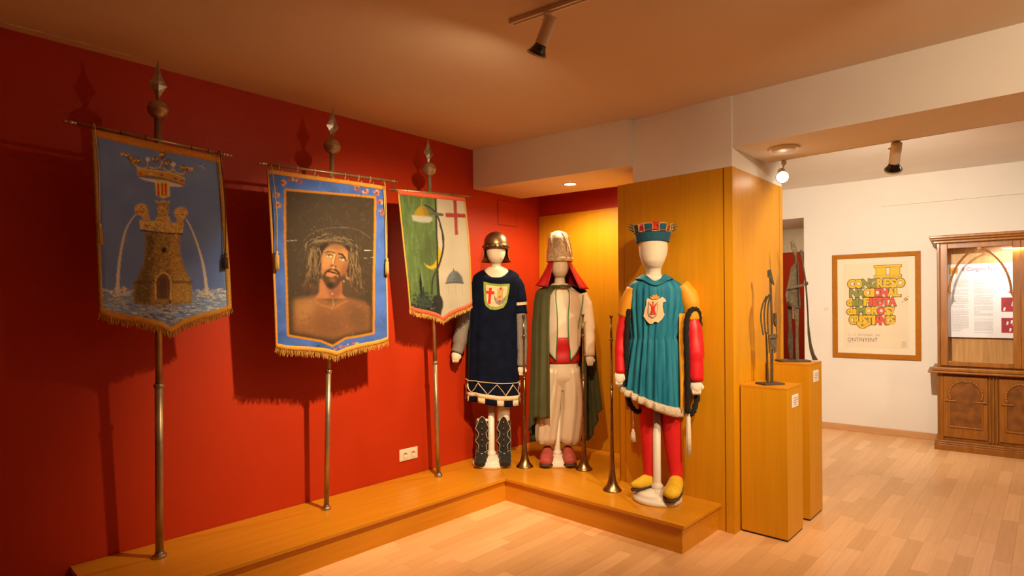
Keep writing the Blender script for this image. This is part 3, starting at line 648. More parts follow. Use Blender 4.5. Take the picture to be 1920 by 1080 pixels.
c1 = Cloth(.365, (.680, 2.352), (1.276, 2.326), (.709, 1.478), (1.320, 1.497), 1.372, seed=1)
banner('blue banner painted with a crown over a stone fountain tower', (.228, .996, PL), (.365, .966, 2.765), ((.352, .575, 2.372), (.352, 1.337, 2.347)), c1, P1, 3.1,
       [('top', .040, M_goldtape), ('bottom', .034, M_goldtape), ('left', .026, M_gold), ('right', .042, M_gold)], (.22, .40, .76, .90),
       [(.015, 0, 1.905, .10, M_cord), (.965, 0, 1.80, .085, M_darkcord)], 2.517, 1.094, blade=(.12, .043), ballr=.049, poler=.0185, seed=1)
c2 = Cloth(.352, (1.531, 2.306), (2.352, 2.326), (1.578, 1.262), (2.366, 1.268), 1.188, seed=2)
banner('blue bordered banner painted with a bearded man in a thorn crown', (.224, 1.967, PL), (.352, 1.961, 2.775), ((.345, 1.485, 2.334), (.345, 2.466, 2.374)), c2, P2, .72,
       [('top', .024, M_goldtape), ('bottom', .026, M_goldtape), ('left', .016, M_goldtape), ('right', .014, M_cord)], (.10, .24, .38, .51, .64, .76, .87),
       [(.02, 0, 1.83, .11, M_cord), (.975, 0, 1.83, .11, M_cord)], 2.523, 1.082, blade=(.12, .044), ballr=.053, poler=.0155, fr=.042, seed=2, rough=.62, coat=0)
c3 = Cloth(.305, (2.493, 2.326), (3.144, 2.356), (2.583, 1.478), (3.214, 1.512), 1.386, seed=3)
banner('half green half white banner with red cross and crescent', (.203, 2.932, PL), (.30, 2.775, 2.752), ((.293, 2.425, 2.323), (.293, 3.219, 2.376)), c3, P3, .52,
       [('top', .036, M_redtape), ('bottom', .034, M_redtape), ('left', .016, M_goldtape), ('right', .03, M_gold)], (.15, .34, .66, .82),
       [], 2.522, 1.067, blade=(.12, .046), ballr=.054, poler=.0165, seed=3)
# ================================================================== COSTUMED MANNEQUINS
# each mannequin is built in its own frame: x to its left-hand viewer's right, y away from the viewer, z up from the platform
def stand(root, cx, r=.158, h=.52, pr=.027):
    MB().lathe([(r*.97, 0), (r, .008), (r, .020), (r*.93, .032), (r*.86, .036), (r*.84, .048), (r*.74, .060), (r*.45, .070), (r*.26, .078), (.001, .08)], 40, (cx, 0, 0)).obj('stand_base', M_stand, root, smooth=True)
    MB().lathe([(pr*1.25, .07), (pr*1.5, .085), (pr*1.5, .10), (pr*1.1, .112), (pr, .125), (pr, h)], 20, (cx, 0, 0)).obj('stand_post', M_stand, root, smooth=True)
def head_form(root, cx, cy, zc, hw, hh, zn, zsh, turn=0.0, chest=None, face_fwd=.01):
    """featureless egg head, neck and upper chest in one surface"""
    # rows: z, x offset, y offset, rx, ry
    rows = [(zc+hh, .01, .0, .01, .01), (zc+hh*.93, .0, .0, hw*.45, hw*.5), (zc+hh*.72, 0, 0, hw*.80, hw*.92), (zc+hh*.40, 0, 0, hw*.97, hw*1.12), (zc, 0, 0, hw, hw*1.14),
            (zc-hh*.35, 0, -.008, hw*.93, hw*1.05), (zc-hh*.65, 0, -.018, hw*.78, hw*.86), (zc-hh*.88, 0, -.012, hw*.60, hw*.66), (zc-hh*1.0, 0, .006, hw*.52, hw*.58),
            (zn, 0, .012, hw*.50, hw*.54), (zn-.05, 0, .014, hw*.56, hw*.58), (zsh+.045, 0, .014, hw*.8, hw*.68), (zsh+.02, 0, .012, hw*1.15, hw*.8)]
    rows += chest or [(zsh-.02, 0, .01, hw*1.7, hw*1.0), (zsh-.10, 0, 0, hw*1.9, hw*1.15), (zsh-.30, 0, 0, hw*1.6, hw*1.05), (zsh-.5, 0, 0, hw*1.5, hw*1.0)]
    ct, st_ = math.cos(turn), math.sin(turn)
    N = len(rows)-1
    def fn(u, v):
        z, ox, oy, rx, ry = lerp([(i,)+r for i, r in enumerate(rows)], v*N)
        a = 2*math.pi*u; px = rx*math.cos(a)+ox; py = ry*math.sin(a)+oy
        return (cx+px*ct-py*st_, cy+px*st_+py*ct, z)
    return MB().surf(fn, 32, N*3, True, True, True).obj('torso_form', M_cream, root, smooth=True)
def garment(rows, folds=0, amp=0, phase=0, zoff=None, n=96, nv=40, front=-math.pi/2, a0=0, a1=1, power=1.0):
    """rows: (t, z, cx, cy, rx, ry, fold) ; zoff(a,t) lowers the hem"""
    def fn(u, v):
        z, cx, cy, rx, ry, fd = lerp(rows, v); a = 2*math.pi*(a0+(a1-a0)*u)
        k = 1+amp*fd*(math.sin(folds*a+phase+.8*math.sin(3*a))+.4*math.sin(folds*1.63*a+2+1.5*v))
        ca, sa = math.cos(a), math.sin(a)
        if power != 1: ca = math.copysign(abs(ca)**power, ca); sa = math.copysign(abs(sa)**power, sa)
        return (cx+rx*k*ca, cy+ry*k*sa, z+(zoff(a, v) if zoff else 0))
    return MB().surf(fn, n, nv, a0 == 0 and a1 == 1), fn
def patch_on(fn, poly, off, front_u, du, v0, dv, m, name, parent, th=.003, n=10):
    """flat motif in (-1..1, -1..1) laid on a garment surface"""
    def P(x, y, o):
        u = front_u+du*x; v = v0-dv*y
        p = Vector(fn(u % 1.0, v)); pu = Vector(fn((u+.004) % 1.0, v))-Vector(fn((u-.004) % 1.0, v)); pv = Vector(fn(u % 1.0, min(v+.01, 1)))-Vector(fn(u % 1.0, max(v-.01, 0)))
        nn = pu.cross(pv).normalized()
        if nn.y > 0: nn = -nn
        return p+nn*o
    # triangulate a fine fill so that it follows the curve
    from mathutils.geometry import tessellate_polygon
    dense = []
    for (xa, ya), (xb, yb) in zip(poly, poly[1:]+poly[:1]):
        k = max(1, int(math.hypot(xb-xa, yb-ya)*n/2)); dense += [(xa+(xb-xa)*i/k, ya+(yb-ya)*i/k) for i in range(k)]
    bm = bmesh.new(); vs_ = [bm.verts.new((x, y, 0)) for x, y in dense]
    for tr in tessellate_polygon([[Vector((x, y, 0)) for x, y in dense]]):
        try: bm.faces.new([vs_[i] for i in tr])
        except ValueError: pass
    bmesh.ops.subdivide_edges(bm, edges=[e for e in bm.edges if e.calc_length() > .35], cuts=2, use_grid_fill=True)
    bmesh.ops.triangulate(bm, faces=bm.faces)
    for q in bm.verts: q.co = P(q.co.x, q.co.y, off)
    bmesh.ops.recalc_face_normals(bm, faces=bm.faces)
    me = bpy.data.meshes.new(name); bm.to_mesh(me); bm.free()
    return link(name, me, m, parent, solid=th)
def line_on(fn, pts, w, off, m, name, parent, th=None):
    """ribbon sewn on a garment along (u, v) points"""
    P = []
    for (ua, va), (ub, vb) in zip(pts, pts[1:]):
        k = max(2, int(60*math.hypot(ub-ua, (vb-va)*.7)))
        P += [(ua+(ub-ua)*i/k, va+(vb-va)*i/k) for i in range(k)]
    P.append(pts[-1]); Q = []
    for u, v in P:
        p = Vector(fn(u % 1.0, v)); c = Vector(fn((u+.5) % 1.0, v)); d = (p-c); d.z = 0; d.normalize(); Q.append(p+d*off)
    return MB().tube(Q, [(w, th or w*.35)]*len(Q), 8, ref=(0, 0, 1) if abs(P[0][1]-P[-1][1]) < .05 else (0, -1, 0)).obj(name, m, parent, smooth=True)
def arc(cx, cy, r, a0, a1, n=10, ry=None): return [(cx+r*math.cos(math.radians(a0+(a1-a0)*i/n)), cy+(ry or r)*math.sin(math.radians(a0+(a1-a0)*i/n))) for i in range(n+1)]
FRONT = .75                                    # u of the side that faces the viewer
RZ = math.radians(YAW)

M_navy = mat('navy_velvet', (.0022, .0052, .019), .85, var=.35, scale=14, sheen=.05, spec=.12)
M_mail = mat('grey_knit_mail', (.22, .19, .17), .8, var=.35, scale=160, bump=.4)
M_lace = mat('cream_lace_braid', (.70, .55, .38), .8, var=.25, scale=120, bump=.4)
M_lime = mat('green_braid', (.24, .34, .05), .7, var=.2, scale=90)
M_silkc = mat('cream_silk', (.78, .55, .32), .55, var=.1, scale=30)
M_redf = mat('red_felt', (.62, .012, .012), .7, var=.1, scale=40, sheen=.3)
M_greyf = mat('grey_embroidery', (.25, .23, .22), .8, var=.3, scale=90)
M_helm = mat('bronze_helmet_sheet', (.30, .20, .10), .38, metal=.9, var=.3, scale=20)
M_boot = mat('black_felt_boot', (.012, .011, .010), .8, var=.3, scale=40, sheen=.3)
M_piping = mat('white_piping', (.66, .55, .42), .7)
M_stud = mat('steel_stud', (.55, .5, .45), .3, metal=1)
M_satin = mat('cream_satin', (.62, .50, .38), .40, var=.05, scale=8, sheen=.2, spec=.6)
M_olive = mat('olive_cloth', (.062, .066, .022), .65, var=.12, scale=9, sheen=.12)
M_redcl = mat('red_satin', (.50, .008, .012), .45, var=.15, scale=10)
M_greenp = mat('green_piping', (.03, .20, .05), .6)
M_brocade = mat('cream_brocade', (.62, .46, .30), .45, var=.3, scale=60, bump=.6, bscale=45)
M_tartan = mat('red_tartan_felt', (.52, .018, .014), .7, scale=70, col2=(.30, .13, .10), stretch=(1, 1, .6))
M_sole = mat('dark_sole', (.05, .035, .025), .8)
M_teal = mat('teal_velvet', (.0015, .125, .24), .60, scale=30, col2=(.030, .25, .36), sheen=.15, spec=.2, stretch=(1, 1, .10))  # lighter streaks put the light on the velvet folds into the colour
M_yell = mat('yellow_satin', (.80, .33, .012), .55, var=.06, scale=12)
M_scarlet = mat('scarlet_satin', (.68, .012, .022), .45, var=.06, scale=12)
M_fur = mat('black_fleece', (.012, .010, .009), .95, var=.4, scale=120, bump=.9)
M_fleece = mat('white_fleece', (.72, .58, .42), .95, var=.16, scale=130, bump=.9)
M_mitt = mat('white_cotton_mitt', (.84, .74, .62), .9, var=.04, scale=60, bump=.3)
M_ysuede = mat('yellow_suede', (.78, .48, .012), .75, var=.08, scale=30, sheen=.2)
M_tights = mat('red_tights', (.70, .008, .010), .75, var=.05, scale=30)
M_bluefelt = mat('blue_felt', (.008, .085, .155), .8, var=.15, scale=60, sheen=.3)
M_goldbr = mat('gold_braid', (.48, .34, .10), .6, var=.3, scale=140)

# ---------------------------------------------------------------- soldier in navy tunic
r1 = thing('costumed_mannequin', 'headless-faced mannequin in navy tunic and bronze helmet', 'mannequin', (.28, 3.46, PL), RZ, 'costumed mannequins')
r1['label'] = 'faceless mannequin in a navy velvet tunic and bronze helmet'
stand(r1, -.015, .160, .56, .027)
head_form(r1, .035, .02, 1.785, .083, .112, 1.668, 1.60, chest=[(1.575, 0, .012, .125, .075), (1.53, 0, .01, .15, .085), (1.40, 0, 0, .15, .09), (1.2, 0, 0, .14, .09)])
rows = [(0, 1.622, .04, .02, .105, .078, 0), (.035, 1.605, .04, .02, .15, .098, 0), (.08, 1.572, .035, .02, .192, .115, .05), (.16, 1.47, .03, .02, .205, .128, .1), (.32, 1.27, .012, .02, .205, .13, .35), (.55, 1.0, .005, .02, .212, .14, .6), (.8, .70, .0, .02, .216, .15, .8), (1, .535, -.002, .02, .220, .155, 1)]
zo = lambda a, v: (-.045*max(0, math.cos(a+.6))*v**3+(.0 if v > .12 else -.075*max(0, -math.sin(a))**1.5*(1-v/.12)))
tb, tf = garment(rows, 9, .045, .4, zo)
tun = tb.obj('tunic', M_navy, r1, smooth=True, solid=.004)
# lace bands on the skirt
line_on(tf, [(i/60, .795) for i in range(61)], .011, .004, M_lace, 'braid_band', tun, .003)
nz_ = 9; zz = []
for i in range(nz_*2+1): zz.append((i/(nz_*2), .805 if i % 2 == 0 else .905))
line_on(tf, zz, .009, .004, M_lace, 'zigzag_braid', tun, .003)
def bandfn(v0, v1, off):
    def g(u, v):
        p = Vector(tf(u, v0+(v1-v0)*v)); c = Vector(tf((u+.5) % 1, v0+(v1-v0)*v)); d = p-c; d.z = 0; d.normalize(); return tuple(p+d*off)
    return g
MB().surf(bandfn(.905, .945, .005), 80, 2, True).obj('lace_band', M_lace, tun, smooth=True, solid=.004)
for k in range(18):
    if k % 2: continue
    u0 = k/18; MB().surf(lambda u, v, u0=u0: bandfn(.945, .995, .005)((u0+u*.042) % 1, v), 5, 2).obj('lace_tab', M_lace, tun, smooth=True, solid=.004)
# shield patch
pu, dv_ = FRONT+.008, .135
sh = [(-1, 1.0), (-.4, .86), (.2, .8), (1, .84), (.95, .2), (.86, -.45), (.6, -.85), (.1, -1.0), (-.35, -.95), (-.68, -.7), (-.82, -.3), (-.9, .3)]
pa_ = patch_on(tf, sh, .006, pu, .088, .215, .092, M_lime, 'shield_patch', tun)
sh2 = [(x*.80+.01, y*.80-.0) for x, y in sh]; patch_on(tf, sh2, .009, pu, .088, .215, .092, M_silkc, 'shield_field', pa_)
cx_ = -.42
patch_on(tf, [(cx_-.1, .56), (cx_+.1, .56), (cx_+.1, .32), (cx_+.3, .30), (cx_+.3, .10), (cx_+.1, .12), (cx_+.1, -.56), (cx_-.1, -.56), (cx_-.1, .14), (cx_-.3, .18), (cx_-.3, .36), (cx_-.1, .34)], .012, pu, .088, .215, .092, M_redf, 'cross_motif', pa_)
patch_on(tf, [(-.12, .05), (-.10, -.25), (.05, -.52), (.30, -.66), (.55, -.55), (.70, -.25), (.72, .05), (.60, -.12), (.45, -.30), (.28, -.36), (.10, -.28), (-.02, -.08)], .012, pu, .088, .215, .092, M_greyf, 'crescent_motif', pa_)
patch_on(tf, [(.06, -.22), (.10, .30), (.04, .42), (.16, .46), (.20, .36), (.28, .62), (.36, .36), (.42, .46), (.54, .42), (.47, .30), (.52, -.22), (.28, -.30)], .0115, pu, .088, .215, .092, M_goldbr, 'castle_motif', pa_)
for x, y, s_ in ((.30, .50, .11), (.28, -.08, .08), (.28, -.38, .10)): patch_on(tf, [(x-s_, y), (x, y+s_*1.1), (x+s_, y), (x, y-s_*1.2)], .0135, pu, .088, .215, .092, M_redf, 'red_flower', pa_)
# sleeves, arms
sl = MB().tube(smooth_path([(.175, .02, 1.52), (.212, .02, 1.44), (.230, .01, 1.33), (.236, 0, 1.25)], 5), [(.07, .07)]*5+[(.066, .066)]*5+[(.056, .056)]*6, 16, fold=(.04, 3, .5)).obj('sleeve', M_navy, r1, smooth=True)
for z_ in (1.335, 1.265): MB().tube([(.231, .01, z_+.012), (.233, .01, z_-.012)], .060, 16).obj('sleeve_braid', M_lace, sl, smooth=False)
MB().tube(smooth_path([(.234, 0, 1.27), (.243, -.005, 1.10), (.246, -.02, .95), (.242, -.03, .82)], 6), [.050]*6+[.047]*6+[.042]*7, 14, fold=(.03, 4, .7)).obj('mail_arm', M_mail, r1, smooth=True)
MB().tube(smooth_path([(-.14, .02, 1.50), (-.20, .02, 1.40), (-.235, .01, 1.28)], 5), [.062]*11, 14).obj('sleeve', M_navy, r1, smooth=True)
MB().tube(smooth_path([(-.225, .015, 1.30), (-.255, 0, 1.14), (-.275, -.03, 1.0), (-.295, -.05, .935)], 6), [.062]*6+[.060]*6+[.050]*7, 14, fold=(.04, 4, .6)).obj('mail_arm', M_mail, r1, smooth=True)
def mitt(root, p, r=.04, ln=.085, dx=0, m=None):
    x, y, z = p; mb = MB().tube([(x, y, z), (x+dx*.3, y-.004, z-ln*.3), (x+dx*.8, y-.01, z-ln*.75), (x+dx, y-.012, z-ln)], [(r*.8, r*.6), (r, r*.75), (r*.85, r*.6), (r*.35, r*.25)], 12)
    for k in range(4):                        # stitched fingers
        q = (k-1.5)*.5; mb.tube([(x+dx*.7+q*r*.75, y-r*.35, z-ln*.5), (x+dx+q*r*.6, y-r*.45, z-ln*.98), (x+dx*1.05+q*r*.55, y-r*.3, z-ln*1.12)], [r*.22, r*.24, r*.14], 8)
    mb.tube([(x+r*.6, y-.2*r, z-ln*.25), (x+r*.95+dx, y-r*.3, z-ln*.55), (x+r*.85+dx, y-r*.35, z-ln*.75)], [r*.26, r*.25, r*.15], 8)
    return mb.obj('stuffed_hand', m or M_cream, root, smooth=True)
mitt(r1, (-.296, -.05, .94), .04, .075, -.006); mitt(r1, (.242, -.03, .82), .036, .07)
# legs and studded boots
for sx, xk in ((-.085, 0), (.085, 1)):
    MB().tube([(sx, .03, .62), (sx, .03, .45), (sx*1.02, .025, .30), (sx*1.05, .02, .12)] if sx > 0 else [(sx, .03, .375), (sx*1.02, .025, .30), (sx*1.05, .02, .12)], [.062, .056, .050, .042] if sx > 0 else [.052, .050, .042], 14).obj('leg_form', M_cream, r1, smooth=True)
    bo = MB().tube(smooth_path([(sx*1.02, .03, .36), (sx*1.04, .025, .24), (sx*1.06, .02, .13), (sx*1.10, -.0, .085), (sx*1.16, -.07, .062), (sx*1.2, -.13, .05), (sx*1.22, -.165, .045)], 4),
                   [(.062, .058)]*4+[(.064, .060)]*4+[(.06, .056)]*4+[(.05, .056)]*4+[(.036, .052)]*4+[(.028, .044)]*4+[(.014, .02)], 16, ref=(1, 0, 0)).obj('boot', M_boot, r1, smooth=True)
    # scalloped front flap with piping and studs
    fl_ = [(-.036, .12), (-.030, .17), (-.058, .205), (-.034, .24), (-.030, .27), (-.056, .305), (-.040, .345), (-.022, .39), (0, .41), (.022, .39), (.040, .345), (.056, .305), (.030, .27), (.034, .24), (.058, .205), (.030, .17), (.036, .12)]
    bend = lambda x, z: .35*abs(x)
    flap = MB().plate([(sx*1.04+x, z) for x, z in fl_], -.052, -.046, lambda x, z, s=sx: .45*abs(x-s*1.04)-.02*max(0, (.2-z))*2).obj('boot_flap', M_boot, r1)
    MB().tube([(sx*1.04+x, -.054+.45*abs(x)-.04*max(0, .2-z), z) for x, z in fl_], .0022, 6).obj('piping', M_piping, flap, smooth=True)
    for z in (.165, .215, .262, .31, .362): MB().ball((sx*1.04, -.058-.04*max(0, .2-z), z), .006, 8, 6).obj('stud', M_stud, flap, smooth=True)
    MB().tube([(sx*1.06-.05, -.02, .12), (sx*1.1, -.075, .105), (sx*1.06+.05, -.02, .12)], .0022, 6).obj('piping', M_piping, flap, smooth=True)
# helmet
hp = [(.103, -.012), (.105, .0), (.104, .04), (.096, .078), (.078, .108), (.050, .129), (.020, .139), (.001, .141)]
hm = MB().lathe([(r, z) for r, z in hp], 32, (.035, .022, 1.80)).obj('helmet', M_helm, r1, smooth=True)
MB().lathe([(.1055, 0), (.1078, .004), (.1072, .036), (.104, .040)], 32, (.035, .022, 1.792), caps=False).obj('brow_band', M_brass, hm, smooth=True)
for k in range(9):
    a_ = math.radians(-170+k*20); MB().ball((.035+.1065*math.cos(a_), .022+.1065*math.sin(a_), 1.812), .011, 10, 7).obj('rivet', M_rust, hm, smooth=True)
MB().surf(lambda u, v: (.035+(.101+.024*v**4)*math.cos(math.radians(-12+204*u)), .022+(.101+.034*v**4)*math.sin(math.radians(-12+204*u)), 1.80-.115*v), 24, 6).obj('neck_guard', M_helm, hm, smooth=True, solid=.003)

# ---------------------------------------------------------------- moor in cape and tall hat
r2 = thing('costumed_mannequin', 'faceless mannequin in olive cape, cream satin and tall brocade hat', 'mannequin', (.70, 3.86, PL), RZ, 'costumed mannequins')
stand(r2, -.045, .152, .60, .025)
ch = [(1.44, 0, .01, .14, .085), (1.40, 0, .0, .17, .10), (1.2, 0, 0, .155, .10), (1.0, 0, 0, .13, .095), (.85, 0, .01, .14, .10)]
head_form(r2, -.012, .02, 1.675, .083, .12, 1.555, 1.455, chest=ch)
# sash
MB().surf(lambda u, v: (.0+(.142-.004*math.sin(v*9+u*4))*math.cos(2*math.pi*u), .02+(.11-.004*math.sin(v*9+u*4))*math.sin(2*math.pi*u), 1.055-.21*v), 40, 14, True).obj('sash', M_redcl, r2, smooth=True, solid=.004)
# trousers: waist to crotch in one piece, then two baggy legs
tr = MB()
tr.surf(lambda u, v: (.0+(.128+.045*min(v, .6)-.16*max(0, v-.6))*(1+.03*math.sin(10*math.pi*2*u+1.5*v))*math.cos(2*math.pi*u), .02+(.095+.035*min(v, .6)-.14*max(0, v-.6))*math.sin(2*math.pi*u), .875-.26*v), 60, 10, True, False, False)
for sx in (-1, 1):
    pth = smooth_path([(sx*.066, .02, .80), (sx*.09-.01, .02, .50), (sx*.096-.028, .01, .33), (sx*.094-.038, .005, .21), (sx*.086-.042, 0, .155)], 6)
    rr = [(float(np.interp(i, [0, 6, 12, 18, 22, 24], [.082, .094, .096, .092, .074, .050])), float(np.interp(i, [0, 6, 12, 18, 22, 24], [.11, .105, .10, .095, .075, .05]))) for i in range(len(pth))]
    tr.tube(pth, rr, 40, fold=(.07, 8, .10))
tr.obj('satin_trousers', M_satin, r2, smooth=True)
for sx, rot in ((-.128, -.12), (.044, .02)):
    tb_ = MB().tube(smooth_path([(sx, .06, .075), (sx, .02, .085), (sx*1.02+rot*.05, -.06, .075), (sx*1.04+rot*.12, -.13, .058), (sx*1.05+rot*.16, -.165, .05)], 4), [(.034, .045)]*4+[(.048, .062)]*4+[(.056, .048)]*4+[(.05, .034)]*4+[(.02, .015)], 16, ref=(0, 0, 1))
    shoe = tb_.obj('tartan_shoe', M_tartan, r2, smooth=True)
    MB().tube(smooth_path([(sx, .07, .038), (sx*1.02+rot*.05, -.06, .030), (sx*1.05+rot*.16, -.17, .024)], 4), [(.036, .012)]*4+[(.056, .012)]*4+[(.03, .010)], 14, ref=(0, 0, 1)).obj('sole', M_sole, shoe, smooth=True)
# waistcoat: open front with pointed ends and green piping
def vest(u, v):
    a = math.radians(-68+316*u)                        # from viewer-right front edge, round the back, to the left front edge
    e = min(u, 1-u)                                    # 0 at the two front edges
    zt = 1.475-.05*min(1, abs(math.cos(a))**2)-.012; zb = .98-.11*max(0, 1-e/.13)
    z = zt+(zb-zt)*v
    w_ = float(np.interp(z, [.85, 1.0, 1.2, 1.36, 1.44, 1.475], [.158, .152, .168, .178, .150, .09])); d_ = float(np.interp(z, [.85, 1.0, 1.2, 1.4, 1.475], [.135, .125, .122, .112, .07]))
    sh_ = .10*max(0, 1-e/.10)*math.sin(math.pi*min(1, v*1.15))*(1 if u < .5 else -1)
    k = 1+.015*math.sin(7*v+11*u)
    a2 = a-sh_*1.2
    return (.0+w_*k*math.cos(a2), .02+d_*k*math.sin(a2), z)
vt = MB().surf(vest, 72, 30).obj('waistcoat', M_satin, r2, smooth=True, solid=.005)
for ed in (0, 1):
    pts = [Vector(vest(ed, i/24))+Vector((0, -.004, 0)) for i in range(25)]; MB().tube(pts, .004, 8).obj('green_piping', M_greenp, vt, smooth=True)
pts = [Vector(vest(i/72, 1))+Vector((0, -.003, -.002)) for i in range(73)]; MB().tube(pts, .004, 8).obj('green_piping', M_greenp, vt, smooth=True)
pts = [(.150+.02*math.cos(t), -.07-.018*math.sin(t*.5), 1.405-.28*(t/3.1)) for t in np.linspace(0, 3.1, 14)]; MB().tube(pts, .0038, 8).obj('green_piping', M_greenp, vt, smooth=True)
# arm
MB().tube(smooth_path([(.165, .01, 1.41), (.205, -.005, 1.28), (.222, -.02, 1.10), (.222, -.05, .90)], 6), [(.058, .06)]*6+[(.056, .058)]*6+[(.046, .048)]*7, 14, fold=(.03, 4, .6)).obj('satin_sleeve', M_cream, r2, smooth=True)
mitt(r2, (.224, -.055, .905), .036, .075)
# cape: long open shell gathered at the neck
def cape(u, v):
    a = math.radians(-119-u*240)                       # left front edge, round the back, to the right side
    R_x = float(np.interp(v, [0, .05, .12, .2, .35, .7, 1], [.078, .14, .21, .23, .25, .272, .295])); R_y = float(np.interp(v, [0, .05, .12, .2, .35, .7, 1], [.075, .115, .165, .185, .195, .205, .225]))
    fo = .05*v*math.sin(13*2*math.pi*u+2)+.03*v*math.sin(5*2*math.pi*u)
    x = R_x*(1+fo)*math.cos(a); y = .03+R_y*(1+fo)*math.sin(a)
    hem = float(np.interp(u, [0, .06, .15, .3, .6, .82, .93, 1], [.43, .41, .40, .16, .10, .14, .34, .44]))
    dz = float(np.interp(v, [0, .05, .12, .2, 1], [0, .012, .045, .13, 1.48-hem]))
    return (x-.005+.035*v, y, 1.488-dz-(.03 if v > .02 else 0)*max(0, -math.sin(a)))
cp = MB().surf(cape, 110, 44).obj('cape', M_olive, r2, smooth=True, solid=.006)
MB().tube(smooth_path([(-.075, -.055, 1.47), (-.03, -.085, 1.475), (.0, -.09, 1.478), (.035, -.08, 1.475), (.07, -.04, 1.478)], 5), [(.012, .006)]*21, 10).obj('cape_tie', M_olive, cp, smooth=True)
# tall hat and red neck cloth
hat = MB().surf(lambda u, v: (-.012+(float(np.interp(v, [0, .05, .3, .55, .75, .88, .96, 1], [.104, .106, .101, .092, .084, .066, .038, .004])))*(1+.012*math.sin(9*2*math.pi*u))*math.cos(2*math.pi*u)-.012*v,
                              .025+(float(np.interp(v, [0, .05, .3, .55, .75, .88, .96, 1], [.114, .116, .110, .098, .088, .068, .04, .004])))*math.sin(2*math.pi*u), 1.685+.255*v+.006*math.sin(3*2*math.pi*u)*v), 48, 26, True, True, False).obj('brocade_hat', M_brocade, r2, smooth=True)
MB().surf(lambda u, v: (-.012+(.107+.004*math.sin(math.pi*v))*math.cos(2*math.pi*u), .025+(.117+.004*math.sin(math.pi*v))*math.sin(2*math.pi*u), 1.683+.032*v), 48, 6, True).obj('hat_band', M_brocade, hat, smooth=True, solid=.003)
for k in range(9):                                  # stitched ridges
    a_ = 2*math.pi*k/9+.2
    MB().tube([(-.012-.012*v+(float(np.interp(v, [0, .3, .55, .8, .93, 1], [.108, .106, .096, .087, .064, .01])))*math.cos(a_+.7*v*(1 if k % 2 else -1)), .025+(float(np.interp(v, [0, .3, .55, .8, .93, 1], [.118, .114, .102, .09, .064, .01])))*math.sin(a_+.7*v*(1 if k % 2 else -1)), 1.70+.24*v) for v in np.linspace(0.05, 1, 14)], .0045, 6).obj('quilted_ridge', M_brocade, hat, smooth=True)
def neckcloth(u, v):
    a = math.radians(-52+284*u); k = v
    rx = .088+.125*k**1.2; ry = .10+.06*k
    fo = 1+.06*k*math.sin(9*2*math.pi*u)
    return (-.012+rx*fo*math.cos(a)+.02*k, .03+ry*fo*math.sin(a), 1.70-.245*k+.03*k*max(0, -math.cos(a)))
MB().surf(neckcloth, 60, 18).obj('neck_cloth', M_redcl, r2, smooth=True, solid=.004)

# ---------------------------------------------------------------- herald in teal tunic and castle crown
r3 = thing('costumed_mannequin', 'faceless mannequin in teal velvet tunic, red hose and castle crown', 'mannequin', (1.74, 3.565, PL), RZ, 'costumed mannequins')
stand(r3, -.005, .163, .62, .0265)
head_form(r3, -.015, .015, 1.70, .096, .138, 1.54, 1.475, turn=math.radians(-22), chest=[(1.455, 0, .01, .12, .07), (1.40, 0, .005, .14, .075), (1.2, 0, 0, .12, .07), (1.0, 0, 0, .11, .07)])
MB().tube([(-.008, .03, 1.566), (-.010, .03, 1.574)], [(.052, .054), (.052, .054)], 24).obj('neck_seam', M_mitt, r3, smooth=True)
rows = [(0, 1.505, -.01, .02, .085, .07, 0), (.03, 1.492, -.005, .02, .12, .085, 0), (.07, 1.465, .0, .02, .165, .10, .05), (.12, 1.42, .005, .02, .192, .118, .4), (.25, 1.31, .0, .02, .188, .125, .8), (.42, 1.12, -.018, .02, .152, .115, .9), (.45, 1.10, -.02, .02, .150, .113, .7), (.48, 1.07, -.02, .02, .156, .118, 1.1), (.7, .88, -.028, .02, .175, .135, 1.3), (1, .655, -.035, .02, .190, .155, 1.5)]
z3 = lambda a, v: -.085*math.cos(a+.35)*max(0, (v-.45)/.55)**1.3+(-.0 if v > .06 else -.03*max(0, -math.sin(a))*(1-v/.06))
t3, f3 = garment(rows, 23, .056, .2, z3, n=240, nv=60)
tu3 = t3.obj('tunic', M_teal, r3, smooth=True, solid=.004)
def hem3(u, v):
    c0 = Vector(f3(u, .935)); c1_ = Vector(f3(u, 1.0)); q = c0+(c1_-c0)*(v*1.05); o_ = Vector((-.035, .02, q.z)); d = (q-o_).normalized()
    return tuple(q+d*(.004+.016*math.sin(math.pi*v)**.5+.002*math.sin(60*u*6.28)*math.sin(9*v)))
MB().surf(hem3, 160, 8, True).obj('fleece_hem', M_fleece, tu3, smooth=True, solid=.004)
line_on(f3, [(i/80, .455) for i in range(81)], .003, .001, M_teal, 'waist_seam', tu3, .002)
# collar
MB().surf(lambda u, v: (-.010+(.078+.05*v)*math.cos(2*math.pi*u), .02+(.066+.045*v)*math.sin(2*math.pi*u)-.012*max(0, -math.sin(2*math.pi*u))*v, 1.522-.03*v-.045*max(0, -math.sin(2*math.pi*u+.15))**6), 48, 6, True).obj('collar', M_teal, tu3, smooth=True, solid=.007)
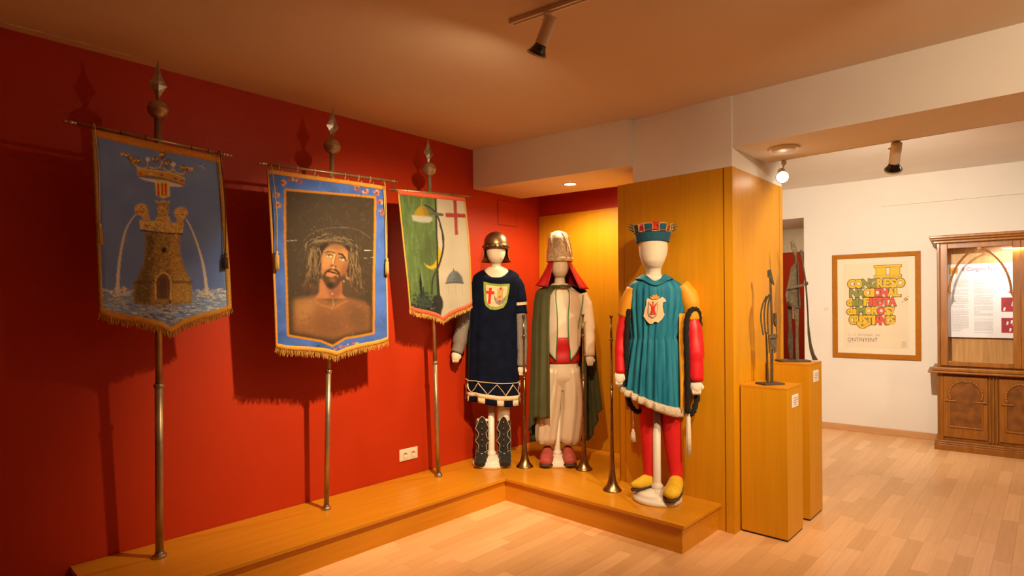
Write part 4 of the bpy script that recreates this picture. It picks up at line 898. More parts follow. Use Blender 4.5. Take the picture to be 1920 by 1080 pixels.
# coat of arms
sh3 = [(-.62, .62), (-.52, .82), (-.3, .70), (0, .76), (.36, .72), (.62, .88), (.82, .74), (.95, .52), (.70, .42), (.66, .1), (.78, -.2), (.92, -.42), (.72, -.72), (.45, -.92), (.12, -.86), (-.05, -1.0), (-.3, -1.0), (-.6, -.8), (-.86, -.5), (-.74, -.1), (-.62, .25)]
pu3 = FRONT-.036; A3 = (pu3, .067, .262, .092)
_, f3s = garment(rows, 23, 0, .2, z3, n=8, nv=4)
def p3(poly, off, m, name, par, th=.003): return patch_on(f3s, poly, off, A3[0], A3[1], A3[2], A3[3], m, name, par, th)
sp = p3(sh3, .014, M_silkc, 'arms_patch', tu3, .006)
p3([(-.45, .48), (.28, .48), (.28, -.3), (.22, -.5), (-.08, -.66), (-.42, -.5), (-.48, -.3)], .0185, M_greyf, 'arms_field_edge', sp)
p3([(-.40, .44), (.22, .44), (.23, -.28), (.18, -.45), (-.08, -.58), (-.38, -.45), (-.43, -.28)], .021, M_silkc, 'arms_field', sp)
p3([(-.36, -.40), (-.22, -.14), (-.22, .10), (-.34, .22), (-.36, .36), (-.30, .36), (-.26, .26), (-.20, .24), (-.17, .10), (-.13, .12), (-.14, .46), (-.09, .54), (-.04, .46), (-.05, .12), (0, .10), (.03, .24), (.10, .28), (.13, .38), (.19, .36), (.17, .20), (.07, .08), (.07, -.14), (.20, -.40)], .024, M_redf, 'castle_motif', sp)
p3([(-.12, -.40), (-.09, -.22), (-.05, -.22), (-.02, -.40)], .0265, M_lime, 'castle_gate', sp)
p3([(-.22, .70), (-.36, .96), (-.18, .88), (-.08, 1.1), (.04, .98), (.18, 1.12), (.24, .90), (.42, .98), (.28, .70)], .022, M_goldtape, 'little_crown', sp)
# right-hand side: open yellow sleeve with fur edge, scarlet inner sleeve
MB().tube(smooth_path([(.165, .01, 1.445), (.207, .0, 1.385), (.228, -.005, 1.30), (.236, -.0, 1.22)], 5), [(.060, .075)]*5+[(.066, .080)]*5+[(.062, .07)]*6, 18, fold=(.03, 3, .5)).obj('yellow_sleeve', M_yell, r3, smooth=True)
def hangs(x0, x1, y, zt, zb, wob=.01): return MB().surf(lambda u, v: (x0+(x1-x0)*u+.012*math.sin(3*v)*u, y+wob*math.sin(5*v+4*u), zt+(zb-zt)*v), 8, 20)
hangs(.136, .172, -.062, 1.26, .60).obj('hanging_sleeve', M_yell, r3, smooth=True, solid=.006)
hangs(.19, .27, .07, 1.25, .62, .015).obj('hanging_sleeve', M_yell, r3, smooth=True, solid=.006)
MB().tube(smooth_path([(.228, -.01, 1.27), (.240, -.03, 1.12), (.243, -.05, .98), (.240, -.06, .81)], 6), [(.050, .052)]*4+[(.058, .058)]*5+[(.062, .06)]*4+[(.052, .05)]*6, 18, fold=(.03, 5, .6)).obj('scarlet_sleeve', M_scarlet, r3, smooth=True)
mitt(r3, (.240, -.062, .815), .046, .085, 0, M_mitt)
fur_path = smooth_path([(.180, -.085, .60), (.180, -.09, .80), (.176, -.09, 1.02), (.175, -.09, 1.18), (.195, -.085, 1.265), (.235, -.07, 1.29), (.268, -.05, 1.262), (.284, -.02, 1.18), (.288, .0, 1.02), (.286, .0, .85), (.262, -.03, .70), (.228, -.06, .61), (.205, -.05, .58)], 6)
MB().tube(fur_path, [.0165+.003*math.sin(i*2.3) for i in range(len(fur_path))], 12, fold=(.12, 5, 1.3)).obj('fur_edging', M_fur, r3, smooth=True)
def cord_tassel(root, x, y, z0, z1, ln, m):
    MB().tube([(x, y, z0), (x+.002, y, (z0+z1)/2), (x, y, z1)], .003, 6).obj('tassel_cord', m, root, smooth=True)
    mb = MB().lathe([(.004, 0), (.010, -.006), (.009, -.016), (.012, -.022), (.015, -ln*.6), (.018, -ln), (.002, -ln)], 12, (x, y, z1))
    for k in range(9): a_ = k*.7; mb.tube([(x+.011*math.cos(a_), y+.011*math.sin(a_), z1-.02), (x+.018*math.cos(a_), y+.018*math.sin(a_), z1-ln*1.03)], .0022, 4)
    mb.obj('tassel', m, root, smooth=True)
cord_tassel(r3, .190, -.07, .60, .595, .275, M_mitt)
# left-hand side
MB().tube(smooth_path([(-.150, .02, 1.42), (-.190, .02, 1.34), (-.208, .03, 1.24)], 5), [(.05, .06)]*11, 16).obj('yellow_sleeve', M_yell, r3, smooth=True)
MB().tube(smooth_path([(-.205, .02, 1.27), (-.238, .01, 1.10), (-.252, -.01, .98), (-.255, -.03, .86)], 6), [(.040, .045)]*6+[(.036, .04)]*6+[(.032, .034)]*7, 14).obj('scarlet_sleeve', M_scarlet, r3, smooth=True)
mitt(r3, (-.256, -.03, .865), .036, .075, -.01, M_mitt)
fp = smooth_path([(-.192, -.03, 1.29), (-.208, -.045, 1.16), (-.214, -.04, 1.0), (-.212, -.02, .85), (-.200, .0, .70), (-.165, .02, .62), (-.13, .03, .59), (-.10, .03, .60)], 6)
MB().tube(fp, [.016+.003*math.sin(i*2.1) for i in range(len(fp))], 12, fold=(.12, 5, 1.3)).obj('fur_edging', M_fur, r3, smooth=True)
hangs(-.205, -.16, .06, 1.25, .60, .012).obj('hanging_sleeve', M_yell, r3, smooth=True, solid=.006)
cord_tassel(r3, -.165, -.0, .60, .48, .085, M_fleece)
# legs and yellow shoes
for pth, rr in (([(-.05, .05, .66), (-.045, .06, .45), (-.035, .06, .28), (-.04, .055, .16), (-.05, .05, .10)], [.07, .058, .052, .044, .046]), ([(.085, .03, .66), (.105, .03, .45), (.120, .03, .30), (.128, .02, .17), (.120, .0, .10)], [.075, .062, .054, .044, .048])):
    sp_ = smooth_path(pth, 5); MB().tube(sp_, [float(np.interp(i/(len(sp_)-1), np.linspace(0, 1, len(rr)), rr)) for i in range(len(sp_))], 16, fold=(.01, 5, .5)).obj('red_hose', M_tights, r3, smooth=True)
def shoe(root, pth, rr):
    sp_ = smooth_path(pth, 5); k = np.linspace(0, 1, len(rr)); q = np.linspace(0, 1, len(sp_))
    s_ = MB().tube(sp_, [(float(np.interp(t, k, [r[0] for r in rr])), float(np.interp(t, k, [r[1] for r in rr]))) for t in q], 18, ref=(0, 0, 1)).obj('yellow_shoe', M_ysuede, root, smooth=True)
    MB().tube([(x, y, z-.028-.004*i/len(sp_)) for i, (x, y, z) in enumerate(sp_)], [(max(.01, float(np.interp(t, k, [r[0] for r in rr])))*1.03, .010) for t in q], 16, ref=(0, 0, 1)).obj('sole', M_sole, s_, smooth=True)
shoe(r3, [(-.005, .045, .115), (-.045, .04, .120), (-.095, .03, .108), (-.14, .02, .098), (-.175, .015, .095)], [(.03, .045), (.04, .052), (.044, .04), (.040, .028), (.016, .014)])
shoe(r3, [(.148, .055, .100), (.125, .0, .118), (.080, -.10, .104), (.045, -.16, .088), (.028, -.19, .08)], [(.03, .04), (.046, .055), (.056, .044), (.052, .034), (.02, .016)])
# castle crown
kx, ky, kz = -.018, .02, 1.742
def crn(u, v, h0, h1): r_ = .109+.020*(h0+(h1-h0)*v)/.12; return (kx+r_*math.cos(2*math.pi*u), ky+r_*math.sin(2*math.pi*u), kz+h0+(h1-h0)*v)
crown = MB().surf(lambda u, v: crn(u, v, 0, .062), 64, 6, True).obj('castle_crown', M_bluefelt, r3, smooth=True, solid=.006)
nm = 8; edge = []
for k in range(nm):
    u0 = (k+.16)/nm; w_ = .5/nm
    MB().surf(lambda u, v, u0=u0: crn(u0+w_*(u+.10*math.cos(math.pi*u)*v*-1), v, .060, .112), 6, 4).obj('merlon', M_bluefelt, crown, smooth=True, solid=.006)
    pts = [crn((k/nm-.16+.16)+.0+q*.16/nm, 0, .066, .066) for q in (0, 1)]
    pts += [crn(u0-.05/nm, 1, .06, .090), crn(u0-.02/nm, 1, .06, .114), crn(u0+w_*.5, 1, .06, .118), crn(u0+w_+.02/nm, 1, .06, .114), crn(u0+w_+.05/nm, 1, .06, .090), crn(u0+w_, 0, .066, .066), crn((k+1)/nm, 0, .066, .066)]
    MB().tube([(kx+(x-kx)*1.03, ky+(y-ky)*1.03, z) for x, y, z in pts], .0048, 6).obj('gold_edging', M_goldbr, crown, smooth=True)
MB().surf(lambda u, v: (kx+(.124*(1-v)+.001)*math.cos(2*math.pi*u), ky+(.124*(1-v)+.001)*math.sin(2*math.pi*u), kz+.072+.058*math.sin(math.pi/2*min(1, v*2.2))+.004*math.sin(6*2*math.pi*u)*(1-v)), 48, 10, True).obj('red_lining', M_redf, crown, smooth=True, solid=.004)
for sg in (-1, 1):
    for dz, dx in ((.085, .035), (.105, .045), (.12, .03)):
        MB().tube([(kx+sg*.128, ky, kz+dz-.01), (kx+sg*(.128+dx), ky-.01, kz+dz+.004)], [.006, .002], 6).obj('felt_thorn', M_bluefelt, crown, smooth=True)

# ================================================================== TRUMPETS
def trumpet(label, x, y, top, r):
    t_ = thing('long_trumpet', label, 'trumpet', (x, y, PL), 0, 'standing brass trumpets')
    hgt = top-PL
    MB().lathe([(r, 0), (r*1.02, .004), (r*.93, .010), (r*.62, .035), (r*.42, .075), (r*.32, .13), (.0155, .22), (.0125, .36), (.0095, .60), (.0085, hgt*.62)], 28).obj('bell', M_brass, t_, smooth=True)
    MB().lathe([(.0085, hgt*.60), (.0075, hgt*.9), (.007, hgt-.03)], 14).obj('tube', M_brass, t_, smooth=True)
    for q in (.30, .58, .86): MB().lathe([(.009, hgt*q-.012), (.0125, hgt*q-.006), (.0125, hgt*q+.006), (.009, hgt*q+.012)], 14).obj('ferrule', M_brass, t_, smooth=True)
    MB().lathe([(.007, hgt-.035), (.008, hgt-.02), (.013, hgt-.006), (.014, hgt), (.010, hgt), (.004, hgt-.012)], 16).obj('mouthpiece', M_brass, t_, smooth=True)
trumpet('tall brass trumpet standing between the navy and the olive costume', .527, 3.576, 1.425, .070)
trumpet('tall brass trumpet standing before the right edge of the olive cape', .936, 3.832, 1.428, .068)
trumpet('tall brass trumpet standing beside the teal costume, nearest the platform edge', 1.398, 3.533, 1.425, .0665)
# ================================================================== PEDESTALS AND IRON FIGURES
def pedestal(label, x0, y0, x1, y1, h):
    p = thing('pedestal', label, 'pedestal', ((x0+x1)/2, (y0+y1)/2, 0), 0, 'veneered pedestals')
    w_, d_ = (x1-x0)/2, (y1-y0)/2
    MB().box((-w_+.004, -d_+.004, 0), (w_-.004, d_-.004, .012)).obj('plinth_gap', M_gap, p)
    MB().box((-w_, -d_, .012), (w_, d_, h-.016)).obj('body', M_wood, p, bevel=.0015)
    MB().box((-w_, -d_, h-.0155), (w_, d_, h)).obj('top_board', M_woodx, p, bevel=.0015)
    lc = MB().box((w_, -.06, h-.135), (w_+.003, .06, h-.055)).obj('label_card', M_plate, p, bevel=.001)
    for k, (a_, b_) in enumerate(((-.035, .04), (-.03, .045), (-.04, .03), (-.02, .02))): MB().box((w_+.003, a_, h-.075-.014*k-.004), (w_+.0036, b_, h-.075-.014*k)).obj('print_line', M_ink, lc)
    return p
pedestal('shorter veneered pedestal under the smaller iron figure', 2.19, 3.858, 2.482, 4.158, .968)
pedestal('taller veneered pedestal under the larger iron figure', 2.19, 4.338, 2.476, 4.628, 1.083)
S1 = 1095.57/pj_dep if 'pj_dep' in globals() else None
def fig_frame(loc):
    t = math.radians(YAW); dx, dy = loc[0]-3.709, loc[1]; dep = -math.sin(t)*dx+math.cos(t)*dy
    return 1095.57/dep
# smaller figure
L1 = (2.335, 3.985, .968); k1 = fig_frame(L1); u1, v1 = 1440.0, 714.0
g1 = thing('iron_sculpture', 'smaller flat iron figure with ribbed cloak on the shorter pedestal', 'sculpture', L1, RZ+.25, 'iron figures')
q1 = lambda *pts: [((u-u1)/k1, (v1-v)/k1) for u, v in pts]
def iron(root, name, poly, y0, y1, m=M_rust, bend=None): return MB().plate(poly, y0, y1, bend).obj(name, m, root, bevel=.001)
MB().box((-.075, -.05, 0), (.075, .05, .012)).obj('base_plate', M_rust, g1, bevel=.002)
iron(g1, 'head', q1((1434.5, 501), (1441, 498), (1445, 512), (1449, 529), (1444, 525), (1441, 520), (1439.5, 514), (1435, 514)), -.012, -.006)
iron(g1, 'neck', q1((1439.2, 512), (1443, 512), (1445.5, 575), (1446, 625), (1442.5, 625), (1441.5, 575)), -.008, -.002)
for j, (pts, y) in enumerate(((((1440, 543), (1432, 553), (1426.5, 575), (1422.5, 598), (1423, 602), (1429, 607)), .01), (((1440, 545), (1434.5, 560), (1432.5, 585), (1435, 618)), .0), (((1440.5, 548), (1438.5, 565), (1438.5, 590), (1440, 620)), -.006), (((1437, 548), (1430, 566), (1428, 590), (1433, 622)), .012))):
    MB().tube([(x, y+.02*math.sin(3*t_), z) for t_, (x, z) in zip(np.linspace(0, 1, 30), [(p[0], p[1]) for p in smooth_path([(*a_, 0) for a_ in q1(*pts)], 6)])], [(.0065, .002)]*len(smooth_path([(*a_, 0) for a_ in q1(*pts)], 6)), 8, ref=(0, 1, 0)).obj('cloak_rib', M_rust, g1) if len(smooth_path([(*a_, 0) for a_ in q1(*pts)], 6)) <= 30 else None
iron(g1, 'hand_block', q1((1443, 581), (1447.5, 580), (1448.5, 600), (1446, 606), (1443, 600)), -.035, -.022)
MB().tube([(*q1((1447, 598))[0][:1], -.03, q1((1447, 598))[0][1]), (*q1((1448.5, 618))[0][:1], -.03, q1((1448.5, 618))[0][1])], .003, 6).obj('arm_rod', M_rust, g1)
iron(g1, 'skirt', q1((1433, 622), (1450, 621), (1449.5, 653), (1446, 655), (1446, 648), (1439, 648), (1438.5, 656), (1434.5, 654)), -.024, -.014, M_rust2); iron(g1, 'belt', q1((1431.5, 620), (1450.5, 619), (1450.5, 626), (1432, 628)), -.032, -.024, M_rust2)
iron(g1, 'leg', q1((1433, 616), (1435.5, 616), (1438.8, 711), (1435.5, 711)), .004, .012); iron(g1, 'leg', q1((1440.5, 640), (1446, 640), (1445.5, 711), (1440.5, 711)), -.010, -.002)
# larger figure
L2 = (2.345, 4.47, 1.083); k2_ = fig_frame(L2); u2, v2 = 1484.0, 677.0
g2 = thing('iron_sculpture', 'larger cloaked iron figure with staff on the taller pedestal', 'sculpture', L2, RZ, 'iron figures')
c4 = lambda *pts: [((1400+x/4.323-u2)/k2_, (v2-(440+y/4.323))/k2_) for x, y in pts]
MB().box((-.125, -.05, 0), (.09, .05, .012)).obj('base_plate', M_rust, g2, bevel=.002)
iron(g2, 'head', c4((332, 52), (357, 38), (386, 130), (380, 160), (384, 235), (366, 225), (360, 180), (348, 122), (338, 118)), -.006, .002, M_rust2)
bend2 = lambda x, z: 2.2*(x+.02)**2
for x0, x1, xt0, xt1, xb0, xb1 in ((282, 318, 330, 345, 300, 325), (318, 345, 345, 356, 325, 350), (345, 368, 356, 367, 350, 376), (368, 390, 367, 380, 376, 400)):
    iron(g2, 'cloak_strip', c4((xt0, 262-.45*(xt0-330)*2.2), (xt1, 262-.45*(xt1-330)*2.2), ((x1+xt1)/2, 380), (x1, 490), (xb1, 570+.25*(xb1-300)), (xb0, 568+.25*(xb0-300)), (x0, 490), ((x0+xt0)/2, 380)), -.012, -.006, M_rust2, bend2)
iron(g2, 'cloak_edge', c4((376, 215), (384, 215), (390, 420), (402, 560), (394, 592), (386, 560), (380, 420)), -.02, -.012)
iron(g2, 'arm', c4((300, 424), (360, 410), (420, 394), (444, 380), (448, 402), (430, 412), (360, 428), (302, 440)), -.045, -.037, M_rust2)
MB().ball((c4((434, 396))[0][0], -.041, c4((434, 396))[0][1]), (.013, .010, .014), 10, 8).obj('fist', M_rust, g2, smooth=True)
iron(g2, 'leg', c4((312, 575), (345, 585), (345, 700), (355, 850), (352, 1012), (330, 1012), (312, 880), (322, 760)), .015, .023); iron(g2, 'leg', c4((344, 588), (388, 592), (384, 720), (382, 860), (386, 1012), (358, 1012), (356, 860), (360, 740)), -.018, -.010, M_rust2)
iron(g2, 'cloak_hem', c4((296, 556), (322, 580), (398, 596), (394, 582), (330, 565), (300, 530)), -.03, -.02)
iron(g2, 'staff_tail', c4((392, 118), (398, 150), (407, 120), (411, 135), (414, 200), (440, 380), (452, 560), (462, 730), (484, 880), (510, 965), (540, 1013), (496, 1013), (470, 930), (452, 800), (444, 600), (430, 400), (404, 210), (392, 150)), -.034, -.028, M_rust, lambda x, z: .05*max(0, .35-z))

# ================================================================== FAR WALL: POSTER, LABEL, CABINET
wa = math.atan(.083)
M_oak = mat('oiled_oak_frame', (.44, .15, .004), .55, spec=.15, var=.08, scale=8, stretch=(3, 3, 3))
M_paper = mat('cream_paper', (.84, .70, .50), .6, var=.02, scale=4); M_mount = mat('ivory_mount', (.86, .76, .58), .7)
M_pyel = mat('poster_yellow', (.80, .50, .012), .6); M_pgrn = mat('poster_green', (.26, .28, .045), .6); M_pred = mat('poster_red', (.74, .085, .05), .6)
M_pout = mat('poster_outline', (.20, .105, .02), .6); M_pblk = mat('poster_black', (.035, .025, .015), .6); M_pgry = mat('poster_grey', (.42, .33, .22), .6)
po = thing('framed_poster', 'wood framed congress poster with yellow bubble lettering on the far wall', 'poster', (1.648, 7.706, 0), wa)
X0, X1, Z0, Z1 = .134, .997, .864, 2.070; FWd = .052
for name, pl in (('frame_rail', [(X0, Z0), (X1, Z0), (X1-FWd, Z0+FWd), (X0+FWd, Z0+FWd)]), ('frame_rail', [(X0, Z1), (X0+FWd, Z1-FWd), (X1-FWd, Z1-FWd), (X1, Z1)]), ('frame_stile', [(X0, Z0), (X0+FWd, Z0+FWd), (X0+FWd, Z1-FWd), (X0, Z1)]), ('frame_stile', [(X1, Z0), (X1, Z1), (X1-FWd, Z1-FWd), (X1-FWd, Z0+FWd)])):
    MB().plate(pl, -.032, -.001).obj(name, M_oak, po, bevel=.003)
MB().box((X0+FWd-.004, -.014, Z0+FWd-.004), (X1-FWd+.004, -.004, Z1-FWd+.004)).obj('mount', M_mount, po)
sheet = MB().box((.250, -.0155, .985), (.885, -.0142, 1.962)).obj('sheet', M_paper, po)
TX = lambda x, y, z: Matrix.Translation((x, y, z)) @ Matrix.Rotation(math.pi/2, 4, 'X')
def fit_letter(ch, x0, x1, z0, z1, m, y=-.0156, off=.05, outline=True, par=None, name='letter'):
    par = par or sheet
    def one(nm, o_, mm, yy, grow, pr):
        t_ = text(nm, ch, mm, pr, Matrix.Identity(4), 1.0, o_, .0008)
        me = t_.data; co = np.empty(len(me.vertices)*3); me.vertices.foreach_get('co', co); co = co.reshape(-1, 3)
        lo, hi = co.min(0), co.max(0); w_ = max(hi[0]-lo[0], .02)
        nx = x0-grow+(co[:, 0]-lo[0])/w_*(x1-x0+2*grow); nz2 = z0-grow+(co[:, 1]-lo[1])/(hi[1]-lo[1])*(z1-z0+2*grow)
        out = np.stack([nx, np.full(len(nx), yy)+np.where(co[:, 2] > 0, -.0006, 0), nz2], 1)
        me.vertices.foreach_set('co', out.ravel()); me.update(); return t_
    L_ = one(name, off, m, y-.0012, 0, par)
    if outline: one('letter_outline', off*1.9, M_pout, y, .0085, L_)
    return L_
cx2 = lambda x: .256+(x-170)*.000582
cz2 = lambda y: 1.962-(y-120)*.00069
Yl, G_, R_ = M_pyel, M_pgrn, M_pred
def row(spec, x0, x1, y0, y1, fac=1.0):
    tot = sum(w_ for _, w_, _ in spec); x = x0
    for ch, w_, m in spec:
        e = x+(x1-x0)*w_/tot
        if ch != ' ':
            low = ch in 'dela'; yy0 = y0 if (not low or ch in 'dl') else y0+(y1-y0)*.25
            fit_letter(ch, cx2(x)-.004, cx2(e)+.004, cz2(y1), cz2(yy0), m)
        x = e
nu_ = MB(); no_ = MB()
for a_, b_, c_, d_ in ((690, 1138, 172, 206), (690, 1138, 334, 366), (722, 884, 200, 340), (956, 1108, 200, 340)):
    nu_.box((cx2(a_), -.0178, cz2(d_)), (cx2(b_), -.0168, cz2(c_))); no_.box((cx2(a_)-.005, -.0166, cz2(d_)-.005), (cx2(b_)+.005, -.0158, cz2(c_)+.005))
nm_ = nu_.obj('roman_numeral', M_pyel, sheet); no_.obj('letter_outline', M_pout, nm_)
row([('C', 1, Yl), ('O', 1, Yl), ('N', 1.05, G_), ('G', 1, G_), ('R', .9, Yl), ('E', .8, Yl), ('S', .85, Yl), ('O', 1.1, Yl)], 240, 1185, 392, 538)
row([('N', 1.1, G_), ('A', 1, G_), ('C', 1, Yl), ('I', .5, Yl), ('O', 1, R_), ('N', 1, R_), ('A', 1, Yl), ('L', .8, Yl)], 275, 1118, 548, 688)
row([('d', .8, Yl), ('e', .7, G_), ('l', .4, G_), ('a', .7, G_), (' ', .2, Yl), ('F', .9, Yl), ('I', .5, R_), ('E', .85, R_), ('S', .9, R_), ('T', .9, R_), ('A', 1.1, R_)], 222, 1045, 700, 838)
row([('d', .75, Yl), ('e', .7, Yl), ('M', 1.3, G_), ('O', 1, Yl), ('R', .9, Yl), ('O', 1, R_), ('S', .9, Yl), ('y', .5, Yl)], 222, 1020, 852, 985)
row([('C', .9, Yl), ('R', .9, Yl), ('I', .45, Yl), ('S', .9, Yl), ('T', .9, Yl), ('I', .45, Yl), ('A', .95, R_), ('N', .95, R_), ('O', .7, Yl), ('S', .8, Yl)], 262, 1025, 998, 1150)
sw = [(cx2(400), -.0172, cz2(1130)), (cx2(455), -.0172, cz2(1190)), (cx2(490), -.0172, cz2(1198)), (cx2(600), -.0172, cz2(1140))]
MB().tube(sw, [(.013, .0006)]*4, 8).obj('letter_swash', M_pyel, sheet)
MB().tube([(x, -.0166, z) for x, _, z in sw], [(.020, .0004)]*4, 8).obj('swash_outline', M_pout, sheet)
for x, y, s_, m in ((1205, 735, .022, M_pout), (1205, 735, .013, M_pyel), (1150, 775, .010, M_pgry), (1240, 690, .008, M_pgry)):
    MB().plate([(cx2(x)-s_, cz2(y)), (cx2(x), cz2(y)-s_), (cx2(x)+s_, cz2(y)), (cx2(x), cz2(y)+s_)], -.0172-(.0006 if m is M_pyel else 0), -.0160).obj('spark_motif', m, sheet)
t_ = text('date_line', '12 - 15  SEPTIEMBRE  1985', M_pgry, sheet, TX(.288, -.0158, 1.118), .034, 0, sx=.86); t_ = text('town_name', 'ONTINYENT', M_pblk, sheet, TX(.286, -.0158, 1.052), .066, -.0006, sx=.80)
for k in range(5): MB().box((.292+.012*k, -.0162, 1.036), (.299+.012*k, -.0156, 1.040)).obj('print_mark', M_pgry, sheet)
for k in range(6): MB().box((.815+.003*(k % 2), -.0162, 1.0+.012*k), (.865-.004*(k % 3), -.0156, 1.007+.012*k)).obj('print_mark', mat('faint_print', (.62, .48, .33), .7), sheet)
pl_ = thing('wall_label', 'small cream label card left of the framed poster', 'label', (1.648, 7.706, 0), wa)
MB().box((.03, -.004, 1.405), (.112, -.0005, 1.455)).obj('card', M_plate, pl_, bevel=.001)
for k in range(3): MB().box((.038, -.0046, 1.442-.013*k), (.10-.012*k, -.004, 1.445-.013*k)).obj('print_line', M_pgry, pl_)

M_cab = mat('walnut_stained_oak', (.29, .098, .005), .42, var=.22, scale=7, stretch=(5, 5, .6), coat=.05); M_cabd = mat('burr_panel', (.20, .066, .008), .4, var=.35, scale=14, coat=.2)
M_cabin = mat('cabinet_back_veneer', (.60, .32, .10), .45, var=.2, scale=6, stretch=(6, 6, .5))
M_board = mat('white_board', (.86, .86, .88), .5); M_pink = mat('pink_print', (.62, .14, .22), .6); M_gtext = mat('grey_print', (.48, .47, .48), .7); M_photo = mat('red_photo', (.50, .02, .03), .5, scale=14, col2=(.28, .02, .03))
glass = bpy.data.materials.new('clear_glass'); glass.use_nodes = True; nt = glass.node_tree; nt.nodes.clear()
o_ = nt.nodes.new('ShaderNodeOutputMaterial'); mx = nt.nodes.new('ShaderNodeMixShader'); tr_ = nt.nodes.new('ShaderNodeBsdfTransparent'); gl = nt.nodes.new('ShaderNodeBsdfGlossy'); gl.inputs['Roughness'].default_value = .02
mx.inputs[0].default_value = .05; nt.links.new(tr_.outputs[0], mx.inputs[1]); nt.links.new(gl.outputs[0], mx.inputs[2]); nt.links.new(mx.outputs[0], o_.inputs[0])
ca_ = math.atan(.09); CB = (2.81, 7.317, 0); W = 1.39; DP = .435
cab = thing('display_cabinet', 'carved wooden display cabinet with arched glass doors', 'cabinet', CB, ca_)
MB().box((0, 0, 0), (W, DP, .06)).box((.006, .006, .06), (W-.006, DP, .078)).box((.014, .014, .078), (W-.014, DP, .10)).obj('plinth', M_cab, cab, bevel=.004)
MB().box((.027, .03, .10), (.075, DP, .785)).box((W-.075, .03, .10), (W-.027, DP, .785)).box((.075, .05, .10), (W-.075, DP, .785)).obj('lower_body', M_cab, cab, bevel=.003)
MB().box((-.05, -.045, .785), (W+.05, DP, .803)).obj('waist_board', M_cab, cab, bevel=.006); MB().box((-.01, -.01, .803), (W+.01, DP, .842)).obj('waist_moulding', M_cab, cab, bevel=.010)
ub = MB(); ub.box((.030, .03, .842), (.055, DP, 2.11)).box((W-.055, .03, .842), (W-.030, DP, 2.11)).box((.055, .36, .842), (W-.055, .375, 2.11)).box((.055, .04, 2.06), (W-.055, .36, 2.11)).box((.055, .04, .842), (W-.055, .36, .872))
ub.obj('upper_body', M_cab, cab, bevel=.003)
MB().box((.055, .350, .872), (W-.055, .3595, 2.06)).obj('back_panel', M_cabin, cab)
MB().box((-.002, -.005, 2.10), (W+.002, DP, 2.128)).obj('cornice', M_cab, cab, bevel=.008); MB().box((-.024, -.03, 2.128), (W+.024, DP, 2.150)).obj('cornice', M_cab, cab, bevel=.009); MB().box((-.03, -.04, 2.150), (W+.03, DP, 2.178)).obj('cornice', M_cab, cab, bevel=.007)
for x in (.042, W-.042):
    for dx in (-.008, .008): MB().box((x+dx-.003, .024, .88), (x+dx+.003, .032, 2.06)).obj('fluting', M_cab, cab, bevel=.002)
    for dx in (-.008, .008): MB().box((x+dx-.003, .024, .15), (x+dx+.003, .032, .75)).obj('fluting', M_cab, cab, bevel=.002)
def beads(path, r, m, par, name):
    P = smooth_path(path, 8); mb = MB(); acc = 0; last = Vector(P[0])
    dense = []
    for a_, b_ in zip(P, P[1:]):
        for t_ in np.linspace(0, 1, 6, endpoint=False): dense.append(Vector(a_).lerp(Vector(b_), t_))
    s_ = 0; rad = []
    for i, p in enumerate(dense):
        if i: s_ += (p-dense[i-1]).length
        rad.append(r*(.72+.28*abs(math.sin(s_/(r*2.2)*math.pi))))
    return MB().tube(dense, rad, 8, ref=(0, 1, 0)).obj(name, m, par, smooth=True)
for x0, x1, hinge in ((.058, .679, 1), (.711, W-.058, -1)):
    ix0, ix1 = x0+.060, x1-.059; dz0, dz1 = .858, 2.092; iz0, iz1 = .907, 2.043
    dr = MB().box((x0, .012, dz0), (ix0, .036, dz1)).box((ix1, .012, dz0), (x1, .036, dz1)).box((ix0, .012, dz0), (ix1, .036, iz0)).box((ix0, .012, iz1), (ix1, .036, dz1)).obj('glass_door', M_cab, cab, bevel=.005)
    MB().box((ix0, .022, iz0), (ix1, .026, iz1)).obj('glass_pane', glass, dr)
    xm = (ix0+ix1)/2; hw_ = (ix1-ix0)/2-.012
    ar = [(xm-hw_, .016, 1.60), (xm-hw_*.985, .016, 1.66), (xm-hw_*.90, .016, 1.76), (xm-hw_*.72, .016, 1.87), (xm-hw_*.45, .016, 1.965), (xm-hw_*.2, .016, 2.012), (xm, .016, 2.035)]
    for sg in (1, -1): beads([(xm+(x-xm)*sg, y, z) for x, y, z in ar], .011, M_cab, dr, 'carved_arch')
    MB().box((xm-.018, .002, 2.018), (xm+.018, .02, 2.05)).obj('keystone', M_cab, dr, bevel=.003)
    for sg in (1, -1):
        MB().box((xm+sg*hw_-.02, .004, 1.588), (xm+sg*hw_+.02, .022, 1.600)).obj('arch_cap', M_cab, dr, bevel=.002)
        MB().plate([(xm+sg*(hw_-.008), 1.588), (xm+sg*(hw_+.014), 1.588), (xm+sg*(hw_+.014), 1.535)], .008, .022).obj('corbel', M_cab, dr, bevel=.001)
MB().box((.681, .016, .858), (.709, .05, 2.092)).obj('centre_stile', M_cab, cab, bevel=.004)
